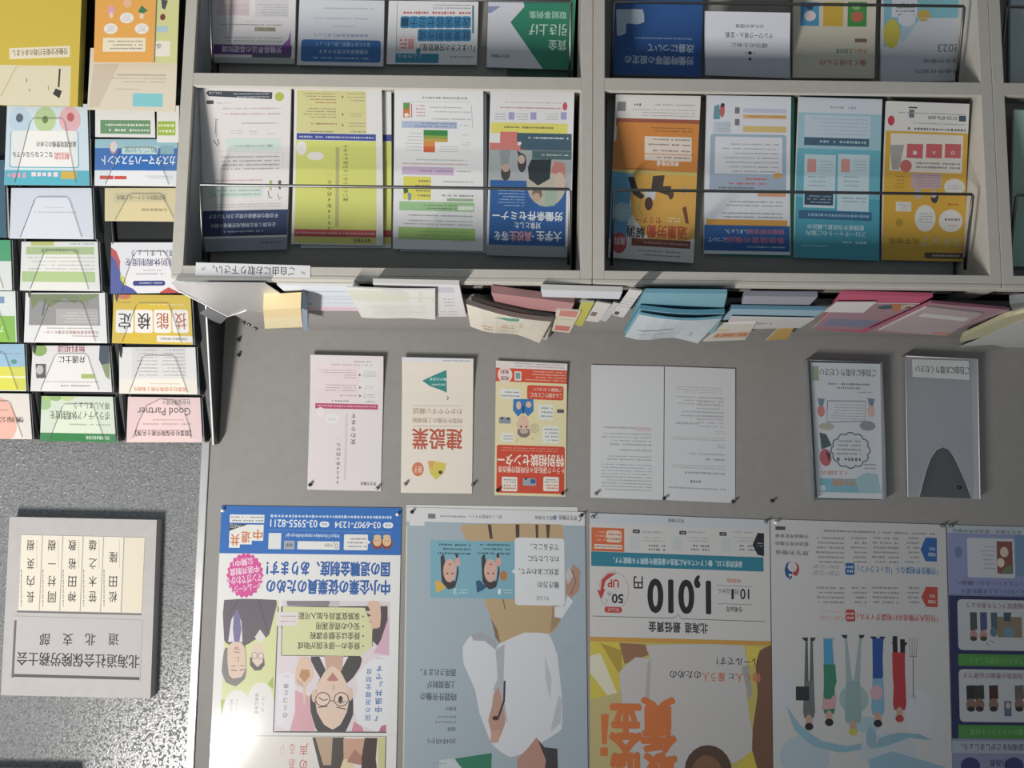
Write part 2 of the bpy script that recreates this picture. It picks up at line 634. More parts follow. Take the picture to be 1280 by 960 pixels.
def cabinet(label, x1, x0):
    t = thing('brochure_cabinet', label, 'cabinet', ((x0 + x1) / 2, YF, 0.0), 'brochure cabinets in a row')
    box('side_panel', (x1 - TH, YF, 0), (x1, YF + DEP, ZT - .0121), BEIGE, t, bev=.0012)
    box('side_panel', (x0, YF, 0), (x0 + TH, YF + DEP, ZT - .012), BEIGE, t, bev=.0012)
    box('side_lining', (x1 - TH - .003, YF + .012, 0.05), (x1 - TH - .0002, YF + .25, ZT - .03), SIDEM, t)
    box('top_lip', (x0, YF + .0, ZT - .012), (x1, YF + .028, ZT), BEIGE, t, bev=.003)
    box('top_trough', (x0, YF + .0282, ZT - .028), (x1, YF + .18, ZT - .023), BLACK, t)  # floor coloured black for the shade in the gap behind the lip
    box('top_deck', (x0, YF + .18, ZT - .012), (x1, YB - .004, ZT), BOARDM, t)
    box('top_rail', (x0 + TH, YF, Z_RAIL), (x1 - TH, YF + .02, ZT - .012), BEIGE, t, bev=.0012)
    box('back_panel', (x0 + TH, YF + .24, .05), (x1 - TH, YF + .25, ZT - .052), INNER, t)
    top = Z_RAIL
    for k in range(3):
        zs = top - (Z_RAIL - Z_S1[0])
        sh = box('shelf', (x0 + TH, YF, zs - (Z_S1[0] - Z_S1[1])), (x1 - TH, YF + .012, zs), BEIGE, t, bev=.001)
        box('shelf_plate', (x0 + TH, YF + .0122, zs - .016), (x1 - TH, YF + .23, zs - .010), INNER, sh)
        # slanted rest the leaflets lean on
        a, b = x0 + TH + .012, x1 - TH - .012
        y0, y1 = YF + .06, YF + .135
        vs = [(a, y0, zs - .0095), (b, y0, zs - .0095), (b, y1, top + .012), (a, y1, top + .012)]
        vs += [(x, y + .003, z) for x, y, z in vs]
        vs = [Vector(v) for v in vs]
        off = woff(t)
        me = bpy.data.meshes.new('slanted_rest')
        me.from_pydata([tuple(v - off) for v in vs], [], [(0, 1, 2, 3), (7, 6, 5, 4), (0, 4, 5, 1), (1, 5, 6, 2), (2, 6, 7, 3), (3, 7, 4, 0)])
        link('slanted_rest', me, t, INNER)
        # wire retainer: a bar across, arms running back up to the side panels
        zb = zs + (P(740, 235, YF).z - Z_S1[0])
        zt = zs + (P(740, 320, YF).z - Z_S1[0])
        xa, xb = x0 + TH + .022, x1 - TH - .022
        tube('wire_bar', [(xa + .0, YF + .055, zt), (xa, YF + .012, zb + .003), (xa + .003, YF + .010, zb), (xb - .003, YF + .010, zb),
                          (xb, YF + .012, zb + .003), (xb, YF + .055, zt)], .0033, WIRE, t)
        for xx in (xa, xb):
            tube('wire_hook', [(xx, YF + .055, zt - .022), (xx, YF + .056, zt + .006)], .0034, BLACK, t)
        top = zs - (Z_S1[0] - Z_S1[1])
    return t


cabinet('beige steel brochure cabinet carrying the strip with the please-take-one notice', XA, XB + .0005)
cabinet('beige steel brochure cabinet holding the teal and deep blue leaflets, beyond the double upright', XB - .0005, XC + .0005)
cabinet('beige steel brochure cabinet showing only a narrow strip at the picture edge', XC - .0005, XC - .0005 - (XB - XC))

# ------------------------------------------------------------------ leaning leaflet stand
XS = 0.838


def DS(y): return 2.38 - (555 - y) * (0.04 / 62)


zt_ = P(269, 556, 2.38).z
st = thing('leaflet_stand', 'dark tiered leaflet stand leaning on the speckled wall beside the cabinets', 'stand', (1.2, YB, 0.0))


def stand_y(z):
    # depth of the stand's front at height z
    return 2.38 - (zt_ - z) * (0.115 / (zt_ - P(253, 375, 2.265).z))


zlow = 0.12
f1, f0 = Vector((XS, stand_y(zt_) - .004, zt_)), Vector((XS, stand_y(zlow) - .004, zlow))
vs = [f0, f1, Vector((XS, YB - .004, zt_ - .004)), Vector((XS, YB - .004, zlow))]
vs += [v + Vector((.004, 0, 0)) for v in vs]
from_pyd('side_panel', vs, [(0, 3, 2, 1), (4, 5, 6, 7), (3, 7, 6, 2), (1, 2, 6, 5), (0, 4, 7, 3), (0, 1, 5, 4)], GREEN_BLACK, st)
tube('panel_edge', [f0 + Vector((.002, -.001, 0)), f1 + Vector((.002, -.001, 0))], .0024, EDGE, st)
bk = [Vector((x, stand_y(z) + .03, z)) for x, z in ((XS + .006, zt_ - .01), (XS + .006, zlow), (1.75, zlow), (1.75, zt_ - .01))]
from_pyd('back_panel', bk + [v + Vector((0, .004, 0)) for v in bk], [(0, 1, 2, 3), (7, 6, 5, 4), (0, 4, 5, 1), (1, 5, 6, 2), (2, 6, 7, 3), (3, 7, 4, 0)], BLACK, st)
for px, py in ((154, 500), (45, 500)):
    xp = P(px, py, DS(py)).x
    if px == 154: xp += .004
    tube('post', [(xp, stand_y(zt_ - .012) + .02, zt_ - .012), (xp, stand_y(zlow) + .02, zlow)], .006, BLACK, st)
for zz in (zt_ - .12, zt_ - .2):
    box('bracket', (XS + .006, YB - .05, zz), (XS + .02, YB - .006, zz + .012), PIN_S, st)


def pocket(quad, notch=None, k=0):
    """clear pocket front over a leaflet: plate with a thumb notch"""
    ya, yb = DS(quad[0][1]) - .0015 + .018, DS(quad[3][1]) - .0015
    a = P(*quad[0], ya); c = P(*quad[3], yb)
    up = c - a; up.x = 0
    n = Vector((1, 0, 0)).cross(up).normalized()
    if n.y > 0: n = -n
    a = a + n * .001
    (x0, y0), (x1, _), (_, y1) = quad[0], quad[1], quad[3]
    w, h = x1 - x0, y1 - y0
    d = .5 * (quad[3][0] - quad[0][0])
    nt_ = [(x0 + w * .13 + d * 2, y1 - h * .02), (x0 + w * .3 + d, y0 + h * .24), (x0 + w * .34 + d, y0 + h * .18),
           (x0 + w * .70 + d, y0 + h * .18), (x0 + w * .74 + d, y0 + h * .24), (x0 + w * .90 + d * 2, y1 - h * .02)]
    if notch: nt_ = notch
    out = [quad[0], quad[1], quad[2]] + nt_[::-1] + [quad[3]]
    p3 = [PL(x, y, a, n) for x, y in out]
    off = woff(st)
    m_ = len(p3)
    t = tessellate_polygon([[Vector((x, y, 0)) for x, y in out]])
    vs = [p - off for p in p3]
    me = bpy.data.meshes.new('pocket')
    me.from_pydata([tuple(v) for v in vs], [], [tuple(q) for q in t])
    po = link('pocket', me, st, CLEAR)
    pp = [PL(x, y, a, n) + n * .0004 for x, y in nt_]
    tube('notch_edge', pp, .0006, mat('acrylic_cut_edge', '#6f7470', .3, .5), po, seg=5)
    # side wall of the pocket
    e0, e1 = PL(*quad[1], a, n) + Vector((-.004, 0, 0)), PL(*quad[2], a, n) + Vector((-.004, 0, 0))
    w4 = [e0, e1, e1 + Vector((0, .03, 0)), e0 + Vector((0, .03, 0))]
    from_pyd('pocket_side', w4 + [v - Vector((.002, 0, 0)) for v in w4], [(0, 1, 2, 3), (7, 6, 5, 4), (0, 4, 5, 1), (1, 5, 6, 2), (2, 6, 7, 3), (3, 7, 4, 0)], MILKY, st)
    return po


def stand_leaf(name, label, quad, base='#e8e6e2', pk=True, dy=0.0, th=.003, notch=None, cat='leaflet'):
    Y0, Y1 = DS(quad[0][1]) + .018 + dy, DS(quad[3][1]) + dy
    o = sheet(name, label, cat, quad, Y0, Y1, base=base, th=th, group='leaflets in the tiered stand')
    if pk: pocket(quad, notch)
    return o


WH, BK, TX = '#ecebe8', '#1c1c1e', '#6a6a70'

# right-hand column in the picture, top tier first
fr(0, 360, 4.741)
T('【開業社会保険労務士名簿】', 808, 838, 1132, 875, '#2a2626', .6)
T('Good Partner', 815, 705, 1132, 752, '#5a5252', .4)
T('社会保険労務士', 960, 655, 1132, 692, '#6b5f5f', .3)
G(800, 790, 1130, 815, 1, '#b58f90'); G(870, 770, 1090, 785, 1, '#b58f90')
stand_leaf('leaflet', 'pink leaflet titled Good Partner in the top tier of the stand', [(160, 496), (250, 497), (253, 553), (158, 553)], '#f4d2cf',
           notch=[(166, 548), (172, 530), (182, 508), (200, 499), (215, 500), (230, 515), (236, 532), (239, 548)])
fr(0, 360, 4.741)
R(100, 860, 900, 912, '#23863f')
T('厚生労働省委託事業', 510, 875, 645, 897, '#dff0df', .3)
T('ボランティア休暇制度を', 295, 725, 650, 778, '#4c5a48', .5)
T('導入しましょう', 435, 675, 650, 715, '#4c5a48', .5)
G(350, 795, 650, 815, 1, '#8a9a80')
for a, b, c_ in ((270, 650, '#b5cf7a'), (330, 640, '#9fc06a'), (400, 640, '#cfdc8e'), (262, 690, '#a8ce8c')): E(a, b, 42, 30, c_)
stand_leaf('leaflet', 'pale green leaflet on volunteer leave with a dark green band, beside the pink leaflet', [(52, 495), (141, 496), (145, 553), (50, 551)], '#dfe8cf')
fr(0, 360, 4.741)
T('情報公開', -60, 765, 140, 795, '#5b4038', .6)
E(-20, 790, 120, 150, '#f0b8a4')
T('情報公開', -60, 760, 140, 795, '#5b4038', .6)
G(-60, 710, 50, 730, 1, '#b08070')
stand_leaf('leaflet', 'cream and peach leaflet at the picture edge, top tier of the stand', [(-55, 491), (36, 492), (40, 549), (-54, 548)], '#f0e4d8')

fr(0, 360, 4.741)
R(700, 538, 1180, 640, '#fbf0e2')
T('開業社会保険労務士事務所', 790, 585, 1100, 612, '#d8834a', .6)
G(850, 560, 1060, 572, 1, '#dfa070')
R(780, 350, 1100, 532, '#e3e0dd'); G(800, 355, 930, 525, 8, '#a8a6a4', .35); G(960, 355, 1095, 525, 8, '#a8a6a4', .35)
stand_leaf('leaflet', 'white leaflet of small print with an orange title, below the pink leaflet', [(149, 434), (244, 434), (247, 493), (149, 492)], '#efe9e6')
fr(0, 360, 4.741)
T('無料相談', 335, 336, 505, 380, '#a02840', .7)
T('弁護士に', 345, 398, 505, 442, '#2b2b2b', .8)
E(235, 365, 45, 38, '#93b353'); PG([(210, 445), (272, 445), (270, 530), (215, 530)], '#5a5552'); E(235, 480, 22, 28, '#c9c5c2')
PG([(590, 338), (650, 338), (650, 450), (610, 470), (585, 420)], '#3d4a5c'); PG([(600, 450), (650, 440), (650, 540), (625, 520)], '#8f9c6c')
R(480, 505, 560, 532, '#a9bf6a'); G(245, 545, 580, 560, 1, '#9c9a98'); G(320, 568, 530, 585, 1, '#8a5a4a')
stand_leaf('leaflet', 'white leaflet on free advice from a lawyer with green spots', [(41, 432), (136, 432), (140, 490), (38, 489)], '#ece8e4')
fr(0, 360, 4.741)
R(-60, 330, 150, 465, '#9cc4dc'); R(-60, 465, 150, 605, '#e3df3a'); R(-60, 520, 150, 532, '#f4f2c0')
G(-60, 380, 120, 395, 1, '#5a7c94'); E(82, 435, 18, 14, '#4f9c88')
stand_leaf('leaflet', 'light blue and yellow leaflet at the picture edge, second tier of the stand', [(-63, 430), (30, 430), (33, 489), (-62, 488)], '#d8e4ec')

fr(0, 360, 4.741)
for x0, x1, s, c_ in ((685, 790, '定', '#2c2a28'), (798, 903, '検', '#2c2a28'), (910, 1012, '能', '#c0612e'), (1020, 1116, '技', '#c0612e')):
    RR(x0, 125, x1, 262, 14, '#f6f1ec'); T(s, x0 + 16, 145, x1 - 14, 240, c_, .5)
R(930, 282, 1140, 320, '#f1ede6'); T('北海道職業能力開発協会', 950, 292, 1110, 308, '#55524c', .3)
E(735, 45, 42, 22, '#d87a4a'); G(860, 88, 1090, 105, 1, '#f1e5a0'); G(690, 75, 775, 90, 1, '#8a7a2a')
stand_leaf('leaflet', 'yellow leaflet with four white tiles spelling the skills test', [(142, 368), (238, 369), (241, 431), (140, 429)], '#e3c116')
fr(0, 360, 4.741)
R(170, 35, 590, 218, '#9b9896'); PG([(175, 35), (500, 35), (440, 90), (380, 60), (300, 110), (240, 70), (190, 120)], '#7f8c5c')
PG([(590, 35), (450, 35), (480, 90), (560, 60)], '#86935e'); L([(250, 160), (270, 60)], 10, '#6c6a66'); L([(520, 100), (500, 40)], 9, '#8a8c70')
RR(330, 120, 580, 212, 8, '#b4b0ae'); G(345, 135, 575, 205, 4, '#d8d5d2', .35)
T('北海道産業保健総合支援センター', 255, 250, 582, 270, '#9c4644', .5); G(245, 228, 540, 242, 1, '#7c6c68'); G(400, 276, 580, 290, 1, '#b06060')
stand_leaf('leaflet', 'white leaflet with a grey photograph of leaves, beside the yellow tile leaflet', [(32, 366), (131, 366), (134, 429), (30, 428)], '#efedea')
fr(0, 360, 4.741)
R(-70, 165, 90, 330, '#8dc63a'); T('プ', 0, 228, 22, 262, '#f3f6ea', .5); R(-70, 50, 25, 90, '#7d9cc4')
stand_leaf('leaflet', 'white leaflet with a lime green band at the picture edge', [(-73, 364), (19, 364), (21, 428), (-72, 427)], '#e9ece4')

fr(0, 170, 4.741)
PG([(655, 660), (690, 690), (712, 740), (712, 800), (745, 880), (790, 905), (815, 935), (652, 935)], '#4c5aa8')
PG([(655, 660), (690, 680), (714, 740), (708, 800), (690, 740), (655, 700)], '#cf4a44')
PG([(712, 815), (735, 830), (752, 870), (740, 885), (716, 850)], '#dcd84a')
PG([(950, 925), (1000, 895), (1060, 925), (1060, 940), (950, 940)], '#cc4a48')
T('特別休暇制度を', 742, 722, 1040, 768, '#3a3f78', .5); T('導入しましょう', 780, 672, 1040, 712, '#3a3f78', .4)
G(795, 805, 985, 822, 1, '#8a8aa0'); G(830, 785, 960, 798, 1, '#a0a0b0')
RR(790, 855, 980, 885, 14, '#3a4488'); G(820, 862, 960, 876, 1, '#dfe0f0')
stand_leaf('leaflet', 'white leaflet on special leave with a blue and red wave', [(139, 303), (233, 303), (236, 366), (138, 367)], '#eeecee')
fr(0, 170, 4.741)
R(150, 655, 560, 700, '#b3c98c'); T('パワーハラスメント対策', 240, 662, 470, 688, '#5c7048', .4); R(130, 800, 560, 862, '#b6d08e')
G(150, 705, 560, 795, 4, '#b8b8b0', .35); R(180, 622, 320, 650, '#c8cc68'); G(400, 630, 560, 648, 1, '#9aa088')
stand_leaf('leaflet', 'white leaflet with pale green bands in the middle of the stand', [(27, 302), (122, 302), (125, 364), (25, 363)], '#ecebe4')
fr(0, 170, 4.741)
R(-80, 615, 70, 740, '#37a86c')
stand_leaf('leaflet', 'leaflet with a strong green top at the picture edge', [(-78, 300), (13, 300), (15, 363), (-78, 362)], '#e7e8e2')

fr(0, 170, 4.741)
R(670, 335, 985, 392, '#d9cda0'); T('合同個別セミナーのご案内', 690, 350, 980, 378, '#4f4a3c', .3); T('北海道経済部', 835, 428, 990, 445, '#6c6448', .3)
stand_leaf('leaflet', 'short cream yellow leaflet leaving a dark gap above it', [(131, 235), (228, 235), (230, 277), (131, 276)], '#ead9a2')
fr(0, 170, 4.741)
G(170, 440, 450, 455, 1, '#9a9aa4', .4); G(240, 415, 380, 425, 1, '#b4b4bc', .4)
stand_leaf('leaflet', 'almost blank pale blue white leaflet in the stand', [(14, 235), (114, 235), (117, 299), (12, 298)], '#dfe3ec')
stand_leaf('leaflet', 'dark teal leaflet at the picture edge in the stand', [(-86, 200), (5, 200), (8, 297), (-86, 296)], '#1d5a72')

fr(0, 170, 4.741)
R(560, 50, 1100, 205, '#1d6fc0'); R(560, 20, 1100, 72, '#9ccdd8'); PG([(640, 50), (700, 40), (680, 105), (660, 105)], '#d8a090')
E(672, 62, 22, 32, '#e9dcd4'); T('カスタマーハラスメント', 600, 118, 1036, 172, '#f1f4f8', .9)
RR(720, 58, 935, 108, 4, '#c7dcd8'); T('防ごう対策', 735, 66, 925, 100, '#6aa6b0', .6); RR(950, 58, 1030, 108, 4, '#8fb8c0')
RR(590, 235, 672, 257, 4, '#d34a3a'); RR(676, 237, 748, 257, 4, '#d34a3a'); G(850, 232, 1020, 256, 2, '#8a8a90', .4)
stand_leaf('leaflet', 'white and blue leaflet on customer harassment in the stand', [(119, 174), (222, 174), (220, 233), (118, 232)], '#eef0f2')
fr(0, 0, 5.333)
R(667, 800, 1000, 892, '#6f9e70'); G(690, 815, 990, 885, 2, '#dfe8da', .5)
stand_leaf('leaflet', 'white leaflet with a green caption block, under the orange leaflet', [(119, 130), (193, 130), (194, 172), (119, 171)], '#eeece8', pk=False, dy=-.012, th=.0015)
fr(0, 0, 5.333)
R(1050, 810, 1170, 905, '#a8c23c'); G(1055, 820, 1160, 895, 2, '#eef2c8', .5)
stand_leaf('leaflet', 'small leaflet with a lime green block beside the green captioned one', [(196, 132), (224, 132), (223, 178), (196, 178)], '#eeece8', pk=False, dy=-.012, th=.0015)
fr(0, 0, 5.333)
E(130, 790, 75, 85, '#c5dcec'); E(300, 790, 75, 85, '#bcd49a'); E(465, 790, 75, 85, '#ecb4bc'); E(130, 780, 25, 30, '#54606c'); E(470, 775, 25, 30, '#c8584c')
E(300, 790, 20, 26, '#6f8a4c')
fr(0, 170, 4.741)
R(0, 200, 560, 292, '#4cb8ca'); RR(58, -40, 465, 180, 16, '#63b4c4'); RR(64, -40, 459, 174, 14, '#f2f0ec')
T('雇用環境整備のための', 215, 22, 450, 58, '#3a3a36', .7); T('なことならなんでも', 75, 85, 310, 118, '#36362f', .7)
T('相談', 320, 88, 412, 132, '#e0605c', .8)
G(45, 208, 150, 248, 1, '#e8a0b8', .8); G(165, 205, 340, 240, 1, '#f4d8e4', .8); RR(362, 205, 452, 250, 4, '#d6b43c')
stand_leaf('leaflet', 'pale blue leaflet with three round pictures and a teal strip', [(9, 130), (109, 130), (112, 232), (5, 231)], '#d6e6ee')

# two big wads in the lowest visible tiers
fr(0, 0, 5.333)
R(60, 310, 465, 385, '#e3d6b8', -3); T('労働安全衛生行政のあらまし', 80, 322, 450, 368, '#5e5340', .5, -3)
R(-10, 430, 470, 760, '#d9cfae')
L([(175, 520), (178, 545)], 5, '#5a5238'); L([(192, 590), (198, 610)], 5, '#7a7250'); L([(320, 570), (322, 600)], 4, '#6a6248')
L([(398, 455), (390, 580)], 12, '#33302a'); PG([(370, 588), (412, 605), (395, 655), (350, 625)], '#33302a')
L([(5, 640), (110, 440)], 4, '#a89a5c'); L([(110, 440), (350, 430)], 3, '#d6c668')
o = sheet('envelope_pad', 'thick yellow pad with a cream lower part and small black arrow in the stand', 'pad',
          [(0, -60), (104, -60), (97, 133), (-4, 131)], DS(-60) - .03, DS(133) - .03, base='#cdb224', th=.028, edge='#c2b23a')
fr(0, 0, 5.333)
R(640, -60, 1100, 412, '#e8a53a')
for x, y in ((845, 118), (738, 190), (945, 190)): E(x, y, 46, 36, '#e9e2d8'); G(x - 26, y - 20, x + 26, y + 22, 3, '#8a8a94', .4)
RR(685, 250, 970, 345, 8, '#ecdfc0'); G(710, 262, 950, 335, 3, '#6f675c', .45)
E(742, 70, 22, 34, '#dba0b8'); E(742, 100, 12, 20, '#ead0b4'); PG([(920, 75), (945, 35), (985, 70), (950, 90)], '#2f7c54'); E(945, 105, 14, 20, '#ead0b4')
E(850, 20, 28, 30, '#e8b48c')
stand_leaf('leaflet', 'orange leaflet with speech bubbles standing over the beige pocket', [(121, -60), (197, -60), (192, 78), (117, 78)], '#e8a53a', pk=False, dy=-.045, th=.006)
fr(0, 0, 5.333)
PG([(1075, -10), (1120, 0), (1100, 60), (1080, 50)], '#4a4850'); E(1085, 110, 18, 22, '#7a3a30'); RR(1045, 170, 1120, 212, 6, '#a8c4d0')
RR(1035, 270, 1135, 375, 8, '#e6e0d0'); T('る', 1042, 290, 1080, 320, '#5c5448', .5)
stand_leaf('leaflet', 'pale green leaflet half hidden behind the orange one', [(198, -60), (226, -60), (221, 79), (193, 79)], '#cfd08a', pk=False, dy=-.04, th=.003)
fr(0, 0, 5.333)
PG([(625, 425), (790, 425), (655, 715), (590, 715)], '#d3c4ac')
R(770, 492, 1100, 505, '#c6b89c'); G(740, 510, 1100, 555, 2, '#b0a48c', .35); R(880, 622, 1080, 710, '#7fcdd2'); G(765, 585, 930, 600, 1, '#b0a48c', .4)
stand_leaf('leaflet', 'beige sheet with a light blue sticker showing above the orange leaflet', [(113, 60), (222, 60), (219, 140), (109, 137)], '#e0d5be', pk=False, dy=-.03, th=.002)

# ------------------------------------------------------------------ leaflets in the cabinets
LY0, LY1 = YF + .026, YF + .105


def rack(label, quad, base='#e6e4e0', dy=0.0, th=.008, bow=-.004, **k):
    return sheet('leaflet', label, 'leaflet', quad, LY0 + dy, LY1 + dy, base=base, th=th, bow=bow, group='leaflets in the cabinet racks', **k)


# cabinet 1, upper row in the picture's middle
fr(240, 110, 8)
PG([(140, 50), (165, 28), (805, 45), (800, 115), (165, 85)], '#3d4450'); T('くわしくは', 172, 40, 300, 66, '#d8dade', .3); G(400, 48, 770, 105, 2, '#b4b8c0', .5)
E(875, 90, 45, 45, '#b5bd3e'); RR(145, 128, 215, 165, 6, '#4a4e54'); G(235, 145, 400, 165, 1, '#8a8a8c')
G(300, 195, 880, 225, 1, '#c08a90', .5, .1); G(300, 240, 880, 290, 1, '#c08a90', .35, .1)
G(470, 345, 850, 375, 1, '#9a8a90', .5); G(380, 425, 500, 470, 2, '#b0b0b2', .4); G(560, 430, 650, 480, 2, '#b4b4b6', .4); G(740, 455, 820, 475, 1, '#b0b0b2', .5)
R(335, 512, 885, 640, '#cfdfd6'); T('支援してもらいたい方はこちらへ', 420, 575, 805, 605, '#5a7a70', .4)
L([(232, 320), (258, 325)], 10, '#333333'); L([(243, 320), (238, 420), (245, 500)], 18, '#c8c0bc'); L([(236, 330), (230, 470)], 4, '#5a5654')
L([(215, 530), (230, 560), (255, 590), (268, 560), (250, 520)], 8, '#4a4644')
L([(145, 640), (910, 655)], 2, '#b8b4b0'); L([(145, 640), (145, 850)], 2, '#b8b4b0'); L([(910, 655), (905, 850)], 2, '#b8b4b0')
G(165, 680, 870, 840, 4, '#77757a', .38, .4)
fr(220, 180, 4.741)
R(190, 262, 515, 325, '#cddcd2'); G(215, 270, 500, 318, 2, '#7c9a90', .45); G(200, 212, 510, 232, 1, '#d0a0a4', .5)
PG([(552, 222), (568, 222), (565, 280), (555, 280)], '#a2b460'); PG([(603, 222), (622, 222), (618, 278), (606, 270)], '#5c5c66')
L([(545, 285), (552, 325), (568, 320)], 5, '#5a504c'); L([(600, 300), (612, 335), (625, 320)], 5, '#a08478')
G(200, 355, 625, 385, 2, '#aaaaaa', .35)
R(100, 395, 700, 550, '#2c3f68')
T('不合理な待遇差は禁止されています', 190, 418, 610, 445, '#cdd3e0', .5); T('正社員と非正規雇用労働者の間の', 200, 472, 595, 498, '#cdd3e0', .5); G(280, 512, 520, 530, 1, '#a8b0c4')
R(100, 556, 700, 680, '#8f99a4'); T('厚生労働省', 500, 575, 625, 592, '#55606c', .3)
rack('white leaflet with a dark blue title band, nearest the stand in the lower rack', [(249, 104), (364, 104), (358, 312), (249, 315)], '#e4dfdd')

fr(360, 110, 4.571)


def leaf2024(dx=0):
    R(45 + dx, 8, 450, 245, '#d6d08c'); R(450, 8, 500 + dx, 245, '#e3e2e0')
    R(45 + dx, 245, 503 + dx, 282, '#3a4a98'); R(42 + dx, 284, 502 + dx, 806, '#d3d766'); R(42 + dx, 804, 498 + dx, 846, '#c04a4a'); R(38 + dx, 848, 496 + dx, 888, '#ddd56a')


leaf2024()
G(60, 255, 490, 275, 1, '#b4bcdc', .6, 0); G(55, 812, 490, 838, 1, '#e0a09c', .5, 0)
G(85, 20, 275, 50, 2, '#5a583c', .4); G(120, 50, 275, 85, 2, '#a8684c', .4); G(85, 100, 275, 162, 4, '#5a583c', .4); G(110, 180, 280, 200, 1, '#a8684c')
G(340, 20, 440, 75, 3, '#7a7858', .35); G(350, 130, 420, 155, 2, '#7a7858', .4); G(340, 180, 440, 212, 2, '#7a7858', .4); G(100, 225, 255, 242, 1, '#5a583c'); G(340, 225, 440, 245, 1, '#7a7858')
for y in (45, 140, 198): PG([(308, y - 8), (318, y), (308, y + 8)], '#3c3a28')
E(75, 325, 30, 40, '#e4e2dc'); E(155, 370, 48, 24, '#e6e2dc')
R(270, 320, 290, 780, '#b4b070')
V('2024年4月から…', 221, 478, 249, 802, '#4a4c22', .5); V('雇い入れのルールが変わります', 311, 305, 343, 630, '#4a4c22', .4)
T('厚生労働省', 375, 858, 470, 882, '#3e3c28', .5)
rack('yellow-green leaflet about rules changing from April 2024, second in the lower rack', [(368, 104), (477, 106), (479, 307), (364, 305)], '#e3e1dd')
leaf2024(100)
rack('another copy of the yellow-green 2024 leaflet peeping out behind the first', [(384, 106), (489, 107), (489, 310), (376, 310)], '#e3e1dd', dy=.012)

fr(470, 0, 4.741)
G(195, 565, 540, 590, 1, '#8a8c90', .6); L([(150, 598), (560, 600)], 2, '#b4b4b8')
R(160, 605, 200, 690, '#cf7a3c'); PG([(160, 605), (200, 605), (195, 640), (165, 640)], '#5a9a4c'); E(180, 675, 14, 12, '#efe0d0')
L([(210, 610), (210, 690)], 6, '#d06050'); G(230, 610, 290, 690, 4, '#cc8088', .4)
G(305, 625, 510, 640, 1, '#8a8c90'); G(320, 650, 560, 665, 1, '#b0b0b4'); G(300, 690, 560, 708, 1, '#a0a8a4')
R(150, 712, 480, 752, '#aebcd8'); G(200, 716, 475, 750, 2, '#4a5878', .5); L([(565, 620), (572, 750)], 3, '#a8b0bc'); G(495, 730, 545, 742, 1, '#8a8c90')
R(280, 762, 424, 795, '#2f8a3c'); R(280, 794, 424, 814, '#8aa43a'); R(280, 813, 424, 831, '#c8a03a'); R(280, 830, 348, 860, '#dc8a34'); R(280, 858, 348, 892, '#d8602c')
G(170, 770, 270, 890, 6, '#b4b4b4', .35); G(360, 850, 490, 895, 3, '#b4b4b4', .35); G(500, 785, 550, 795, 1, '#9c9ca4'); G(500, 830, 560, 855, 2, '#cc98a0', .4)
fr(470, 180, 4.741)
G(165, 75, 540, 92, 1, '#b4b4b4'); G(165, 98, 540, 118, 1, '#cc98a0', .5, 0); R(152, 125, 460, 172, '#c9b0cc'); G(220, 140, 450, 160, 1, '#7a5a84', .6); G(475, 145, 560, 160, 1, '#a0a0a4')
G(350, 205, 575, 222, 1, '#84848a'); RR(160, 182, 325, 322, 8, '#e0d846'); G(230, 195, 318, 310, 4, '#5a5430', .5)
PG([(160, 255), (185, 250), (190, 275), (165, 285)], '#3f6a34'); PG([(185, 275), (210, 285), (205, 325), (190, 325)], '#8a94a8')
G(350, 288, 575, 305, 1, '#5a5a60', .6); R(420, 315, 575, 330, '#9cb88c'); R(138, 335, 580, 390, '#9cc88c'); G(150, 345, 475, 382, 2, '#3c5c3a', .5, .5); R(485, 360, 575, 385, '#e4eadc')
G(150, 405, 570, 430, 1, '#7c7c80', .4); G(150, 440, 570, 480, 2, '#7c7c80', .4)
R(132, 492, 586, 566, '#a5cc70'); G(180, 505, 560, 550, 2, '#88b058', .4); G(430, 572, 545, 584, 1, '#8a8c90')
rack('white leaflet with a green orange gradient block and green bands, in the lower rack', [(493, 108), (604, 110), (604, 314), (491, 311)], '#e6e6e6')
rack('plain white leaflet edge showing behind the gradient leaflet', [(520, 109), (608, 110), (609, 316), (500, 314)], '#dedfe4', dy=.012)

fr(470, 0, 4.741)
E(1120, 628, 14, 24, '#c84858'); G(690, 600, 1100, 612, 1, '#b0a8a8'); G(700, 628, 1100, 646, 1, '#c08088', .5, .1)
for x in (740, 870, 1050): G(x - 50, 665, x + 30, 710, 3, '#8a8a90', .4); R(x + 45, 662, x + 80, 705, '#a0a0cc')
R(680, 725, 1135, 788, '#e0d85c'); G(770, 742, 1050, 760, 1, '#7a6c3c', .7, 0); R(735, 775, 840, 860, '#d4766c'); R(672, 840, 745, 930, '#d4766c')
R(835, 785, 1160, 838, '#3a5c6c'); R(860, 838, 1160, 905, '#3a5c6c'); G(860, 800, 1140, 825, 1, '#c8d4d8', .5); G(870, 850, 1140, 870, 1, '#c8d4d8', .6)
fr(470, 180, 4.741)
R(672, 0, 880, 30, '#cc7a70'); R(855, 0, 1160, 28, '#3a5c6c'); R(925, 35, 1158, 85, '#4c6c70'); G(945, 50, 1140, 68, 1, '#c8d4d8')
R(660, 30, 1160, 250, '#a8aeb0'); R(672, 0, 880, 30, '#cc7a70'); R(855, 0, 1160, 28, '#3a5c6c'); R(925, 35, 1158, 85, '#4c6c70'); G(945, 50, 1140, 68, 1, '#c8d4d8')
PG([(730, 30), (800, 30), (780, 120), (740, 120)], '#8f9c9c'); E(768, 165, 28, 46, '#4a3e40'); E(768, 135, 22, 24, '#c8a898')
PG([(835, 30), (880, 60), (850, 90)], '#3c4650'); E(865, 105, 26, 56, '#4a4044'); E(862, 85, 20, 26, '#cbb0a4')
R(672, 212, 1125, 600, '#1f5fa4')
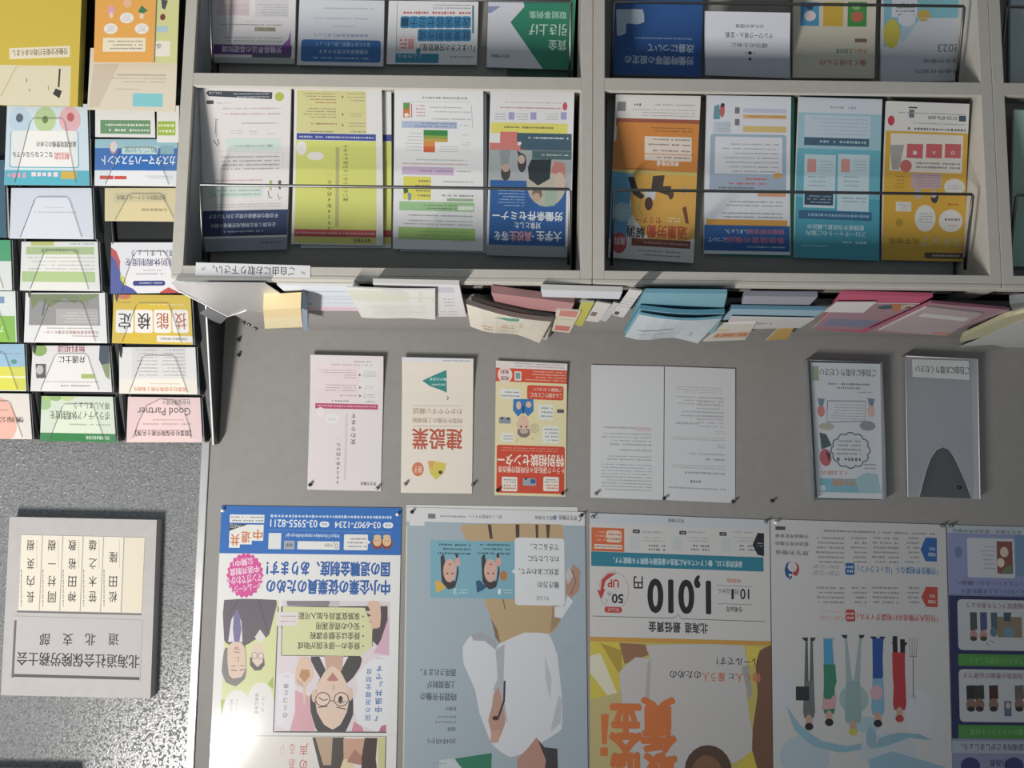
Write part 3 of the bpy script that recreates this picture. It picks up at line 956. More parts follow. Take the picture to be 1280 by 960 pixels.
E(1010, 225, 118, 142, '#b8b4a4'); PG([(900, 130), (920, 85), (1040, 85), (1030, 200), (960, 240), (905, 200)], '#26343c'); PG([(1035, 160), (1060, 95), (1120, 110), (1125, 200)], '#c88078')
PG([(1000, 250), (1080, 260), (1060, 360), (1000, 365)], '#9cb4a0'); E(955, 290, 30, 34, '#7a6c5c'); E(1088, 220, 32, 60, '#c8b4a0'); E(950, 310, 22, 26, '#c4a48c')
G(720, 262, 880, 368, 6, '#a8c0dc', .35)
T('労働条件セミナー', 690, 395, 1105, 450, '#eef2f6', 1); T('対象とした', 820, 460, 975, 500, '#eef2f6', .6)
T('大学生', 950, 515, 1098, 575, '#eef2f6', .9); T('・', 925, 540, 935, 550, '#eef2f6'); T('高校生', 790, 515, 920, 575, '#e89ca0', .9); T('等を', 700, 515, 785, 572, '#eef2f6', .8)
R(640, 600, 1160, 680, '#9aa2a6')
rack('blue seminar leaflet for students with photographs, last in the lower rack beside the double upright', [(613, 112), (718, 114), (713, 322), (608, 319)], '#e0dfe0')

# cabinet 2, lower row
fr(740, 0, 4.741)
R(150, 600, 200, 655, '#8c8c90'); G(215, 605, 290, 630, 1, '#55555c', .6); G(300, 610, 610, 630, 1, '#9a9aa0'); G(230, 640, 610, 690, 3, '#b4b0b0', .4)
R(140, 700, 640, 745, '#a8583c'); R(140, 722, 640, 980, '#dd8a2c'); G(320, 745, 600, 780, 2, '#8a5424', .4, .2)
fr(740, 180, 4.741)
R(90, -20, 640, 150, '#dd8a2c'); R(310, -70, 590, 90, '#dd8a2c'); fr(740, 180, 4.741)
for y in (-50, -20, 15, 55): RR(310, y, 590, y + 36, 5, '#ecdccc'); G(330, y + 10, 580, y + 24, 1, '#6a5a50', .8)
T('参加対象者', 382, 92, 515, 122, '#f4efe8', 1); G(170, 130, 380, 145, 1, '#7a4a20')
R(90, 150, 640, 330, '#d8c468'); PG([(90, 150), (240, 165), (200, 560), (90, 580)], '#5fa8d0'); PG([(240, 165), (640, 180), (640, 560), (360, 600), (230, 400)], '#e0aa3c')
PG([(210, 185), (250, 185), (270, 260), (310, 300), (290, 320), (245, 290)], '#3c3434'); PG([(360, 180), (430, 175), (420, 240), (470, 240), (460, 300), (350, 260)], '#4a4038')
PG([(300, 270), (380, 265), (370, 320), (330, 340)], '#d8d8dc'); E(335, 345, 24, 40, '#5a3c30'); E(468, 290, 16, 30, '#5c4434'); E(548, 265, 18, 26, '#c8a078'); PG([(535, 370), (560, 360), (575, 465), (555, 465)], '#7c4c34')
L([(285, 330), (280, 380), (300, 420)], 5, '#a8a03c')
E(182, 395, 55, 58, '#a9c8d8'); G(145, 370, 225, 425, 4, '#dfe8ec', .4)
T('セミナー', 255, 425, 410, 465, '#b8402c', .8); G(425, 425, 520, 460, 2, '#f0e4c0', .5)
T('過重労働', 325, 480, 560, 555, '#c0402c', 1); T('解消', 205, 480, 312, 550, '#3a3230', .9)
R(232, 562, 580, 608, '#8a4c3c'); G(250, 578, 565, 592, 1, '#d0a898', .9); R(90, 612, 232, 720, '#e6dfda'); R(230, 612, 640, 720, '#e6dfda'); R(90, 560, 232, 640, '#e6dfda'); E(160, 582, 46, 66, '#cc4a54', 28, .06)
T('無料', 130, 545, 195, 595, '#f4dcdc', 1); G(250, 622, 520, 672, 2, '#6a6470', .4)
rack('orange and blue seminar leaflet against overwork with running figures, by the double upright', [(770, 118), (876, 120), (867, 329), (760, 322)], '#e8e3dc')

fr(740, 0, 4.741)
PG([(725, 625), (755, 615), (760, 700), (720, 700)], '#5fa0ac'); E(772, 650, 16, 40, '#c8646c'); E(775, 620, 12, 12, '#3c3434'); RR(848, 632, 876, 668, 3, '#7c7c84'); RR(848, 698, 876, 735, 3, '#7c7c84')
R(895, 640, 1155, 665, '#c4c8dc'); R(895, 675, 1155, 698, '#e0b470'); R(895, 740, 1155, 775, '#dcc074'); G(905, 678, 1150, 694, 1, '#b88848', .6); R(720, 712, 825, 780, '#c8d0dc'); G(730, 720, 820, 775, 4, '#a0a8b8', .4)
RR(700, 785, 1155, 1125, 16, '#a3b8cc'); RR(730, 800, 1130, 1100, 10, '#e0e2e8'); G(760, 830, 1110, 1070, 9, '#a0a0ac', .32)
fr(740, 180, 4.741)
R(700, 165, 1150, 255, '#a3b4c8'); G(910, 185, 1040, 205, 1, '#d05058', .7); G(790, 212, 1035, 232, 1, '#d05058', .6); G(735, 238, 960, 256, 1, '#3c4048', .7, .1); RR(1080, 160, 1130, 190, 12, '#d89c48')
R(985, 275, 1150, 300, '#dca078'); G(700, 320, 1130, 365, 2, '#7a7a84', .45, .3); G(700, 390, 1130, 435, 2, '#70707a', .45, .3)
R(680, 440, 1158, 478, '#dda038'); R(668, 477, 1170, 632, '#1f5fa4')
T('しましょう。', 790, 500, 920, 525, '#dfe6f0', .7); T('健康診断実施', 925, 500, 1140, 530, '#d07080', .8); T('について', 690, 550, 795, 575, '#dfe6f0', .7); T('事後措置の徹底', 800, 548, 1140, 585, '#d07080', .8); G(880, 600, 1140, 618, 1, '#c0d0e4')
rack('white leaflet with an orange line and blue title block, second beside the double upright', [(884, 119), (989, 121), (988, 319), (880, 317)], '#dfe1e8')
rack('green leaflet edge peeping out between the blue-titled and the teal leaflets', [(900, 119), (993, 121), (993, 322), (900, 320)], '#2f9c80', dy=.011)

fr(1000, 0, 4.571)
R(-40, 600, 480, 880, '#9cc6d4'); R(-40, 560, 480, 645, '#d2d8e2'); G(140, 600, 320, 625, 1, '#8c94a8', .6)
R(25, 655, 405, 780, '#c2d2de'); G(40, 665, 390, 770, 5, '#a0b4c4', .3); R(25, 780, 398, 825, '#42647c'); G(40, 792, 380, 812, 1, '#a8c4d0', .8)
fr(1000, 180, 4.571)
R(-40, 40, 480, 720, '#3fa6bc'); R(-40, 20, 480, 300, '#62b6c8')
for x in (25, 218):
    R(x, 50, x + 180, 375 - (0 if x > 100 else 20), '#c4dbe4'); R(x + 20, 75, x + 70, 150, '#d8988c'); G(x + 85, 80, x + 165, 150, 4, '#a0b0bc', .35); G(x + 15, 165, x + 120, 240, 3, '#8094a4', .35)
R(28, 268, 192, 340, '#2f4c64'); G(40, 280, 180, 332, 3, '#7c98ac', .5); G(235, 290, 380, 330, 2, '#7088a0', .5)
R(-5, 375, 412, 425, '#346890'); G(10, 385, 395, 415, 1, '#8cb4cc', .6)
T('配偶者手当見直し検討の', 45, 455, 365, 485, '#d6eaf0', .8); T('フローチャートのご案内', 38, 492, 375, 522, '#d6eaf0', .8); G(220, 548, 380, 570, 1, '#b8dce4', .7); G(10, 572, 155, 584, 1, '#b8dce4', .7)
rack('teal leaflet with two pale boxes, third beside the double upright', [(999, 121), (1103, 124), (1099, 326), (993, 322)], '#3fa6bc')

fr(1000, 0, 4.571)
E(523, 686, 20, 28, '#cc3850'); R(622, 610, 672, 618, '#404450'); R(625, 625, 655, 670, '#6c7484'); T('0120-876-808', 735, 662, 900, 682, '#4a4c5c', .5); R(910, 660, 950, 692, '#48586c'); G(560, 640, 950, 655, 1, '#a0a0a8'); G(560, 695, 950, 712, 1, '#a8a8b0')
G(630, 725, 950, 748, 1, '#4c4c54', .7, 0)
R(480, 752, 1100, 1600, '#dcaa18'); R(590, 775, 935, 980, '#e8e0d4'); E(540, 795, 30, 40, '#48607c'); G(525, 785, 560, 810, 2, '#d0dce4', .5)
PG([(520, 840), (600, 790), (610, 960), (520, 960)], '#b8b4b0')
for x in (615, 725, 832): R(x, 835, x + 95, 900, '#cc6064'); R(x, 790, x + 95, 833, '#dcc8c8')
fr(1000, 180, 4.571)
R(478, -60, 580, 150, '#dcaa18'); R(520, -60, 935, 152, '#e4dcd0')
for x in (615, 725, 832): R(x, -5, x + 92, 75, '#cc5c60'); T(('1', '0', 'A')[x % 3], x + 36, 35, x + 56, 55, '#e8d0d0', .6)
E(610, 120, 34, 36, '#cc6c60'); G(650, 95, 920, 140, 2, '#5c5c6c', .55, .1); PG([(515, 0), (600, 0), (570, 140), (530, 140)], '#a8a49c')
PG([(640, 160), (820, 165), (810, 250), (640, 250)], '#c4a8ac'); G(650, 165, 810, 240, 5, '#8c6c7c', .5)
E(888, 240, 60, 48, '#dcdad4'); G(845, 225, 930, 255, 2, '#8a8a90', .4); E(680, 280, 22, 30, '#b8b0b8'); E(775, 300, 22, 34, '#44404c'); E(770, 280, 18, 22, '#c8b4a8')
G(550, 170, 600, 250, 4, '#b48418', .5); R(552, 325, 640, 380, '#dedcd4'); G(560, 335, 630, 372, 3, '#8a8a90', .4); E(720, 420, 60, 78, '#e0ded8'); G(680, 385, 760, 450, 4, '#808088', .4)
E(866, 435, 68, 66, '#e0ded8'); G(815, 415, 920, 440, 1, '#606068', .6); G(835, 455, 900, 470, 1, '#cc8088'); G(835, 330, 910, 350, 1, '#cc4030', .6); E(572, 445, 22, 24, '#b8921a')
T('ストップ', 695, 528, 925, 588, '#b4c0a8', 1); T('化学物質', 510, 535, 685, 570, '#7c6c20', .8); RR(712, 620, 935, 655, 12, '#5c5040'); G(735, 630, 915, 645, 1, '#c8b898', .9)
rack('yellow leaflet with white speech bubbles and red boxes, last before the second double upright', [(1109, 126), (1212, 130), (1206, 327), (1103, 325)], '#e2dfda')

# nearer rack row (cut by the picture's top edge)
fr(230, 0, 4.923)
R(205, -40, 400, 75, '#dcc8cc'); G(215, 0, 395, 70, 5, '#96868c', .35); R(435, -40, 640, 85, '#d4d2d6'); G(450, 0, 630, 80, 5, '#88888c', .35)
G(380, 112, 600, 120, 1, '#a8a8ac'); G(220, 128, 600, 142, 1, '#6c6c72', .6, .2); R(432, 152, 560, 178, '#a8a488'); G(440, 158, 555, 172, 1, '#5c5a40', .9)
G(215, 210, 600, 250, 2, '#a0a0a4', .4); R(185, 268, 655, 330, '#6c3c88'); PG([(655, 170), (640, 230), (610, 262), (600, 275), (655, 275)], '#a05cb0'); R(420, 325, 655, 352, '#5a5c70')
R(100, 355, 700, 420, '#a9b0ac')
T('労働基準法の基礎知識', 235, 276, 595, 318, '#e2d8ea', .8)
rack('white leaflet with a purple title strip on labour standards, by the end panel', [(270, -120), (371, -120), (368, 80), (261, 78)], '#e3dfe1', dy=0)
fr(230, 0, 4.923)
G(760, 25, 1160, 45, 1, '#b0b4bc'); G(800, 90, 1130, 108, 1, '#b0b4bc'); G(890, 140, 1045, 156, 1, '#b0b4bc'); T('有給休暇を取得しましょう', 800, 196, 1130, 216, '#4c7ab0', .4)
RR(722, 238, 1205, 378, 18, '#2f6cb0'); T('あらためて確認し直しましょう', 810, 250, 1140, 280, '#a8c8e8', .5); T('労働基準法が変わります', 830, 298, 1130, 326, '#c0d4ec', .5); G(790, 345, 1130, 365, 1, '#9cbcdc', .7)
rack('white leaflet with a rounded blue title box, second in the upper rack', [(378, -120), (482, -120), (479, 83), (371, 81)], '#d5d9e0')
fr(470, 0, 4.741)
L([(125, 0), (118, 370)], 3, '#5a9ab4'); L([(575, 20), (575, 190)], 12, '#4a8ca0'); G(300, 10, 560, 45, 2, '#6c6c74', .4); G(170, 52, 560, 78, 1, '#cc5c50', .6, 0)
for i, s in enumerate('改善実践セミナー'):
    x1 = 560 - i * 52
    RR(x1 - 52, 86, x1 + 2, 158, 12, '#2f88b8'); T(s, x1 - 46, 94, x1 - 6, 148, '#1c4c70', .5)
for i, s in enumerate('就業規則作成'):
    x1 = 560 - i * 52
    RR(x1 - 54, 164, x1 + 2, 238, 12, '#2f88b8'); T(s, x1 - 48, 172, x1 - 6, 228, '#1c4c70', .5)
T('『いまどきの労務管理』', 262, 256, 585, 300, '#2b2b30', .6); RR(115, 315, 370, 372, 8, '#2f8cac'); T('ここを学ぶ', 128, 322, 268, 340, '#cfe6ee', .6); R(125, 210, 230, 295, '#ecd4d4'); T('開催', 190, 225, 220, 285, '#cc4c50', .5)
G(140, 220, 180, 290, 3, '#cc4c50', .5); E(250, 298, 14, 18, '#3c8ca0'); G(400, 325, 580, 345, 1, '#84848c', .6)
rack('white seminar leaflet with blue block lettering and a rounded corner, upper rack', [(490, -120), (601, -120), (596, 81), (483, 80)], '#e5e5e7')
fr(470, 0, 4.741)
PG([(880, 35), (1200, 35), (1200, 420), (985, 420), (795, 130)], '#1f8a6a'); PG([(700, -700), (1200, -700), (1200, 40), (880, 40)], '#1f8a6a'); T('取組事例集', 905, 65, 1128, 110, '#b4dcc8', .6); T('引き上げ', 905, 140, 1130, 210, '#d4ece0', .8); T('賃金', 1020, 235, 1128, 300, '#d4ece0', .8); T('厚生労働省', 680, 322, 790, 342, '#3c3c44', .5)
PG([(655, 35), (740, 35), (680, 75), (655, 75)], '#8c98c0')
rack('white and green arrow leaflet on raising wages, upper rack', [(614, -120), (725, -120), (716, 87), (608, 84)], '#d9dbe4')
rack('green leaflet lying lower behind the white and green arrow leaflet', [(640, -120), (722, -120), (716, 97), (634, 94)], '#2c5c48', dy=.014, th=.006)

fr(740, 0, 4.741)
R(130, -600, 700, 900, '#1e5aa2'); PG([(150, 45), (300, 45), (310, 120), (270, 135), (205, 130), (200, 190), (150, 205), (145, 60)], '#c0d2e0')
T('労働時間等の設定の', 195, 328, 600, 380, '#c4d4e8', .9); T('改善について', 330, 255, 600, 305, '#c4d4e8', .9); G(225, 212, 590, 228, 1, '#8cacd0', .7)
rack('deep blue leaflet on improving working hours, upper rack by the double upright', [(772, -120), (882, -120), (877, 96), (766, 93)], '#1e5aa2')
rack('dark green picture leaflet peeping behind the folded white one in the upper rack', [(884, -120), (990, -120), (987, 10), (882, 8)], '#2c4850', dy=-.002, th=.003)
fr(740, 0, 4.741)
T('のための環境', 850, 142, 1015, 165, '#3c3c48', .5); T('テレワーク導入・定着', 790, 190, 1070, 225, '#3c3c48', .5); T('成功のために', 820, 252, 1040, 280, '#3c3c48', .5); E(935, 312, 12, 10, '#3c3c48'); E(935, 348, 9, 9, '#3c3c48'); L([(905, 305), (915, 320)], 3, '#3c3c48'); L([(965, 305), (955, 320)], 3, '#3c3c48')
rack('plain white booklet on telework with small centred title, upper rack', [(882, 14), (988, 16), (988, 98), (882, 94)], '#d8dae4', dy=-.006, th=.01)
fr(1000, 0, 4.571)
R(5, 10, 112, 148, '#3f9ccc'); R(135, 10, 250, 150, '#dcb428'); R(275, 10, 385, 152, '#3c9a44'); E(60, 90, 34, 30, '#e8d4dc'); E(60, 40, 20, 16, '#3c4c6c'); E(330, 95, 36, 30, '#cc6c4c'); E(325, 40, 24, 16, '#8cc46c')
RR(315, 220, 385, 242, 4, '#8c6c50'); T('働くお母さんの', 112, 340, 380, 375, '#c83c40', .5); T('ための本', 205, 275, 300, 308, '#4c8c50', .8); T('きほん', 305, 278, 385, 308, '#c8803c', .6)
rack('cream leaflet with blue, yellow and green picture squares, upper rack', [(995, -120), (1100, -120), (1093, 98), (991, 97)], '#ddd5c0')
fr(1000, 0, 4.571)
PG([(480, -700), (1000, -700), (1000, 110), (690, 105), (560, 230), (480, 270)], '#7cbccc'); R(530, -60, 675, 95, '#d4d8e0'); G(550, 10, 660, 90, 4, '#484c58', .5)
E(712, 85, 38, 34, '#c8a840'); PG([(640, 100), (800, 100), (1000, 100), (1000, 140), (700, 125), (600, 235), (480, 300), (480, 480), (1000, 480), (1000, 130)], '#ced2dc')
E(528, 190, 48, 85, '#cfc03c'); PG([(580, 150), (680, 120), (600, 230), (575, 235)], '#a8c8d8'); E(615, 110, 50, 40, '#d4d8e2')
T('2023', 790, 250, 912, 295, '#6c7488', .3); T('厚生労働省', 705, 335, 910, 360, '#5c6474', .4); T('労働条件案内', 660, 395, 912, 418, '#5c6474', .4)
rack('pale leaflet marked 2023 with a yellow and blue curve, last in the upper rack', [(1108, -120), (1215, -120), (1206, 101), (1101, 102)], '#cdd1dc')

# third cabinet: only a sliver in view
rack('pale green leaflet edge in the third cabinet, lower rack', [(1268, 137), (1372, 141), (1364, 336), (1266, 333)], '#a8c8b8')
rack('pale blue leaflet edge in the third cabinet, upper rack', [(1266, -110), (1370, -110), (1364, 108), (1263, 106)], '#c4d2d8')

# notice on the cabinet rail
fr(200, 320, 4.571)
T('ご自由にお取り下さい。', 310, 58, 780, 108, '#3a3a3c', .3)
L([(240, 85), (262, 60)], 3, '#77777c'); L([(240, 70), (262, 78)], 3, '#77777c'); L([(810, 85), (832, 108)], 3, '#77777c'); L([(810, 100), (832, 92)], 3, '#77777c')
sheet('notice_strip', 'white paper strip with handwritten please-take-one words taped on the cabinet rail', 'sign', [(245, 328), (388, 332), (388, 347), (244, 344)],
      YF - .0012, YF - .0012, base='#e9e9ea', th=.0006)

# ------------------------------------------------------------------ papers lying on top of the cabinets
GP = 'papers lying on top of the cabinets'


def lie(name, label, quad, h, th, base, cat='leaflet', **k):
    return sheet(name, label, cat, quad, base=base, th=th, z=ZT + h, group=GP, **k)


# clear holders on the left
t = slab('leaflet_holder', 'clear plastic leaflet holder lying crumpled over the cabinet corner beside the stand', 'holder',
         [(214, 353), (331, 354), (379, 386), (330, 391), (308, 388), (285, 396), (222, 363)], ZT + .012, .0015, '#cfd4da', m=HAZE)
s_ = slab('inner_leaflet', None, None, [(256, 355), (329, 355), (372, 384), (322, 386), (300, 384), (262, 366)], ZT + .009, .002, '#c3cbe0')
q0 = slab('print_strip', None, None, [(258, 358), (326, 358), (333, 363), (262, 363)], ZT + .0096, .0004, '#a9b3d0')
q1 = slab('print_strip', None, None, [(270, 372), (318, 374), (322, 378), (280, 377)], ZT + .0096, .0004, '#9a9697')
for o_ in (s_, q0, q1):
    o_.parent = t; o_.location = o_.location - t.location
e_ = tube('holder_lip', [PZ(222, 363, ZT + .014), PZ(285, 396, ZT + .014), PZ(308, 388, ZT + .014)], .0014, EDGE)
e_.parent = t; e_.location = -t.location
box_a = slab('holder_tab', 'small dark grey plastic tab under the crumpled clear holder', 'tab', [(262, 385), (284, 397), (275, 406), (250, 392)], ZT + .004, .003, '#77797b', m=PAPER, group=GP)
hb = slab('card_block', 'block of cream cards in a clear holder pushed back on the cabinet top', 'cards',
          [(329, 387), (376, 385), (378, 409), (331, 411)], ZT + .048, .036, '#ecd49a')
c2 = slab('card', None, None, [(330, 398), (377, 396), (378, 408), (331, 410)], ZT + .0488, .0006, '#ecdcae')
s2 = slab('holder_side', None, None, [(377, 385), (384, 388), (385, 414), (379, 413)], ZT + .0485, .045, '#8d9cb4')
for o_ in (c2, s2):
    o_.parent = hb; o_.location = o_.location - hb.location

fr(340, 340, 4.923)
G(180, 110, 460, 125, 1, '#a8bcd4', .6); G(200, 140, 480, 150, 1, '#b4c4d8', .6); G(260, 155, 500, 168, 1, '#a8bcd4', .6); G(180, 180, 500, 198, 1, '#c4d0dc')
R(160, 205, 560, 248, '#ecd4de'); G(190, 185, 245, 203, 1, '#606a88', .9); G(210, 215, 530, 235, 1, '#e0a8bc', .5)
lie('leaflet', 'pale blue leaflet with a pink foot on the cabinet top beside the clear holder', [(346, 356), (448, 357), (478, 389), (382, 388)], .006, .005, '#dfe6ee')
fr(340, 340, 4.923)
R(1010, 92, 1120, 122, '#c8cbd6'); G(1060, 150, 1120, 210, 3, '#8c8c94', .4); G(1010, 230, 1140, 270, 2, '#b0b0b6', .4)
lie('booklet', 'white booklet partly covered by the pale green sheet on the cabinet top', [(466, 354), (574, 356), (583, 396), (480, 395)], .012, .010, '#e4e2e4', 'booklet')
fr(340, 340, 4.923)
R(470, 118, 985, 180, '#dcdecb'); R(690, 100, 810, 135, '#dcdad6'); G(560, 195, 960, 270, 5, '#c6cabb', .3)
lie('sheet', 'folded pale green and white sheet lying across the white booklet', [(433, 359), (544, 362), (544, 399), (452, 397)], .020, .003, '#e6e7e0', 'sheet', sway=.002)

# cream construction booklets and their neighbours
for k, (h, dx) in enumerate(((.012, 6), (.024, 3))):
    lie('booklet', 'cream booklet %s the pile under the green arrow cover' % ('at the bottom of' if k == 0 else 'second in'),
        [(586 + dx, 371 + k * 3), (690 + dx, 393 + k * 3), (680 + dx, 424), (592 + dx, 403)], h, .0085, '#d6d1c4', 'booklet', sway=.006, edge='#aaa69e')
fr(570, 345, 8)
PG([(350, 385), (600, 395), (600, 430), (500, 425)], '#4fa890')
for a, b in ((240, 350), (430, 560), (610, 750)): G(a, 470, b, 530, 2, '#d0a468', .6, 0)
G(420, 540, 560, 560, 1, '#d4a87c', .6)
lie('booklet', 'cream booklet with a green arrow and orange words, topmost of its pile', [(583, 380), (689, 402), (674, 427), (588, 408)], .040, .012, '#e9e3d2', 'booklet', sway=.008, edge='#c9c4b8')
lie('folder', 'dusty pink folded sheet lying in front of the cream booklets', [(614, 366), (718, 379), (712, 392), (620, 381)], .020, .017, '#c88e8e', 'folder', edge='#cf9a98')
fr(570, 345, 8)
R(1040, 355, 1200, 410, '#e08c80'); R(980, 500, 1140, 555, '#dc7c70'); G(1000, 435, 1180, 450, 1, '#8ca08c')
lie('leaflet', 'small cream leaflet with two red bands beside the cream booklets', [(696, 387), (726, 389), (712, 416), (690, 414)], .024, .004, '#e9e0c8')
lie('leaflet', 'yellow green striped leaflet edge beside the red banded one', [(727, 377), (743, 378), (727, 408), (718, 406)], .020, .004, '#d0cc4a')
lie('leaflet', 'long white leaflet stretching along the front of the cabinet top', [(676, 362), (778, 365), (774, 374), (678, 371)], .016, .012, '#dfe3ea')
fr(720, 330, 4.267)
R(80, 255, 110, 280, '#8a7a70')
lie('leaflet', 'white leaflet with a small brown mark behind the long white one', [(746, 377), (764, 380), (748, 403), (732, 401)], .018, .003, '#e6e3dc')
lie('leaflet', 'greyish white narrow leaflet between the marked ones', [(768, 378), (777, 380), (757, 402), (749, 400)], .017, .003, '#d3d4d2')
fr(720, 330, 4.267)
R(205, 250, 230, 272, '#4c4c54'); G(230, 170, 320, 240, 4, '#b4b4b8', .35)
lie('leaflet', 'white leaflet with a dark square mark leaning on the light blue stack', [(788, 362), (803, 364), (779, 397), (766, 394)], .026, .004, '#e3e4e4')

# light blue stack
for k in range(2):
    lie('booklet', 'light blue booklet %s of the blue stack' % ('at the bottom' if k == 0 else 'in the middle'), [(805, 369 - k * 3), (909, 370 - k * 3), (901, 400), (790 - k * 2, 398)], .010 + k * .011, .0095, '#7fb9cc', 'booklet', edge='#6ca9be')
lie('booklet', 'light blue booklet bent under the white cover of the blue stack', [(800, 386), (906, 391), (892, 415), (780, 416)], .034, .010, '#86bdd0', 'booklet', sway=.006, edge='#5a9ab2')
fr(770, 350, 8)
L([(225, 490), (560, 470)], 8, '#7c848c'); L([(200, 525), (560, 520)], 4, '#a8b0b8'); L([(660, 500), (765, 535)], 8, '#6c747c'); L([(690, 535), (750, 562)], 8, '#6c747c')
lie('booklet', 'bluish white booklet cover with faint lines, topmost of the blue stack', [(799, 393), (902, 398), (872, 427), (781, 421)], .046, .006, '#cfdbe2', 'booklet', sway=.009, edge='#7fb9cc')

# grey lilac pile
lie('booklet', 'lilac grey booklet at the front of the pile beside the blue stack', [(930, 370), (1022, 371), (1012, 381), (927, 380)], .014, .012, '#a8a8b8', 'booklet', edge='#8d8d9c')
lie('booklet', 'light blue booklet in the pile beside the blue stack', [(914, 386), (1032, 388), (1008, 402), (900, 400)], .022, .010, '#9ec3d6', 'booklet', edge='#6aa0bc')
fr(890, 350, 8)
G(430, 425, 660, 450, 1, '#5c6880', .9, 0); R(190, 385, 380, 450, '#dccfd0')
lie('booklet', 'white booklet marked with a row of dark figures in the lilac pile', [(914, 397), (1018, 399), (1000, 410), (905, 412)], .030, .004, '#d6d4d0', 'booklet')
lie('leaflet', 'orange yellow leaflet edge at the back of the lilac pile', [(975, 409), (993, 409), (984, 424), (957, 426)], .026, .003, '#d6a850')
fr(890, 350, 8)
R(50, 500, 370, 570, '#dca47c'); G(55, 515, 350, 555, 1, '#cc7040', .9, 0); R(0, 480, 200, 500, '#d8c888')
lie('leaflet', 'cream leaflet with orange words at the back beside the blue stack', [(905, 405), (945, 404), (931, 425), (879, 427)], .034, .004, '#e2dcd2')

# pink folder and mauve booklets
lie('folder', 'bright pink folder lying on the cabinet top', [(1052, 368), (1166, 371), (1083, 416), (1020, 411)], .010, .009, '#d6587c', 'folder', edge='#d6587c')
fr(1030, 350, 8)
E(600, 280, 80, 38, '#3f5f66'); E(800, 275, 60, 40, '#c8b89c'); E(815, 285, 22, 16, '#5a4c44'); PG([(660, 230), (760, 235), (720, 330), (650, 330)], '#cc7a44'); R(-60, 370, 560, 520, '#8888a4')
lie('leaflet', 'picture leaflet with grey violet ground on the pink folder', [(1050, 379), (1150, 380), (1075, 413), (1016, 410)], .013, .002, '#b08a96')
lie('card', 'white card on top of the pink folder', [(1046, 378), (1095, 378), (1079, 391), (1030, 390)], .016, .002, '#e8e4e6', 'card')
for k in range(3):
    lie('booklet', ('mauve booklet at the bottom of the pile beyond the pink folder', 'dusty mauve booklet second in the pile beyond the pink folder', 'mauve booklet near the top of the pile beyond the pink folder')[k],
        [(1172 - k * 4, 381 - k * 1), (1268 - k * 5, 389 - k), (1178 - k * 5, 419), (1084, 415)], .007 + k * .008, .0068, ('#a57b8a', '#b79aa2', '#b58c98')[k], 'booklet', edge=('#95566e', '#8d8890', '#a8607c')[k])
fr(1160, 350, 9.6)
R(-60, 395, 520, 470, '#dedcd8'); G(-50, 500, 380, 560, 2, '#9c8c90', .4); R(80, 600, 380, 680, '#d89484'); R(240, 655, 400, 760, '#5c8c90')
lie('leaflet', 'whitish mauve leaflet on top of the mauve pile', [(1158, 384), (1228, 392), (1183, 420), (1098, 413)], .027, .003, '#c4b0b2')
slab('crumpled_bag', 'bluish clear plastic bag at the picture edge on the cabinet top', 'bag', [(1262, 380), (1300, 376), (1300, 396), (1268, 394)], ZT + .022, .02, '#aebccc', m=MILKY, group=GP)
slab('booklet', 'pale yellow booklet pointing back from the picture edge', 'booklet', [(1300, 386), (1256, 397), (1204, 421), (1200, 428), (1240, 419), (1300, 399)], ZT + .028, .012, '#d3cda4', group=GP)
slab('sheet', 'large loose white sheet pointing back at the picture edge', 'sheet', [(1330, 389), (1280, 399), (1236, 419), (1198, 434), (1240, 431), (1285, 440), (1340, 452)], ZT + .030, .0012, '#d6d8d4', group=GP)

# ------------------------------------------------------------------ leaflets pinned to the board
GN = 'notices pinned in a row on the grey board'


def pinned(label, quad, base, lift=.006, curl=.012, cat='leaflet', name='pinned_leaflet', **k):
    return sheet(name, label, cat, quad, YB - lift, YB - .002, base=base, th=.0006, group=GN, curl=curl, **k)


fr(370, 430, 4.571)
R(110, 110, 365, 330, '#eddcdd'); R(365, 110, 470, 330, '#e8e4e2')
G(310, 95, 430, 112, 1, '#8a8486'); G(130, 112, 440, 130, 1, '#9a9294', .4); G(130, 145, 345, 170, 2, '#9a8084', .4, .1); G(270, 172, 345, 200, 2, '#d08088', .4); G(135, 228, 345, 272, 3, '#9a8084', .4); G(225, 288, 345, 302, 1, '#9a8084')
G(380, 155, 460, 190, 3, '#8a8688', .4); G(385, 238, 440, 262, 2, '#8a8688', .4); G(375, 285, 450, 310, 2, '#8a8688', .4)
for y in (178, 250, 297): PG([(362, y - 8), (374, y), (362, y + 8)], '#5a5456')
G(180, 318, 300, 334, 1, '#5a5456'); G(380, 324, 450, 336, 1, '#5a5456')
R(110, 342, 468, 372, '#c2486c'); G(125, 348, 455, 364, 1, '#e4a8b8', .7, 0); E(205, 428, 38, 28, '#f0eaea'); G(180, 420, 230, 440, 2, '#8a9a94', .4); E(140, 390, 24, 28, '#f0e6e6')
R(278, 400, 292, 780, '#dccfd2')
V('2024年4月から…', 227, 540, 255, 798, '#3c383a', .5); V('変わります', 313, 398, 343, 575, '#3c383a', .5); T('厚生労働省', 368, 788, 458, 808, '#3c383a', .5)
pinned('pinned leaflet with a deep pink stripe about April 2024, first in the row', [(389, 444), (480, 446), (476, 614), (384, 612)], '#e9dfe0')
fr(370, 430, 4.571)
R(610, 82, 1010, 105, '#e2e4ea'); G(800, 92, 1000, 104, 1, '#8a8a90', .7)
PG([(862, 150), (862, 280), (820, 262), (770, 245), (722, 212), (790, 180)], '#1f8f88'); T('働き方改革', 765, 195, 862, 212, '#dff0ec', .4); T('2024年', 775, 228, 855, 242, '#dff0ec', .4)
L([(865, 300), (872, 312), (862, 322)], 5, '#5a5a54')
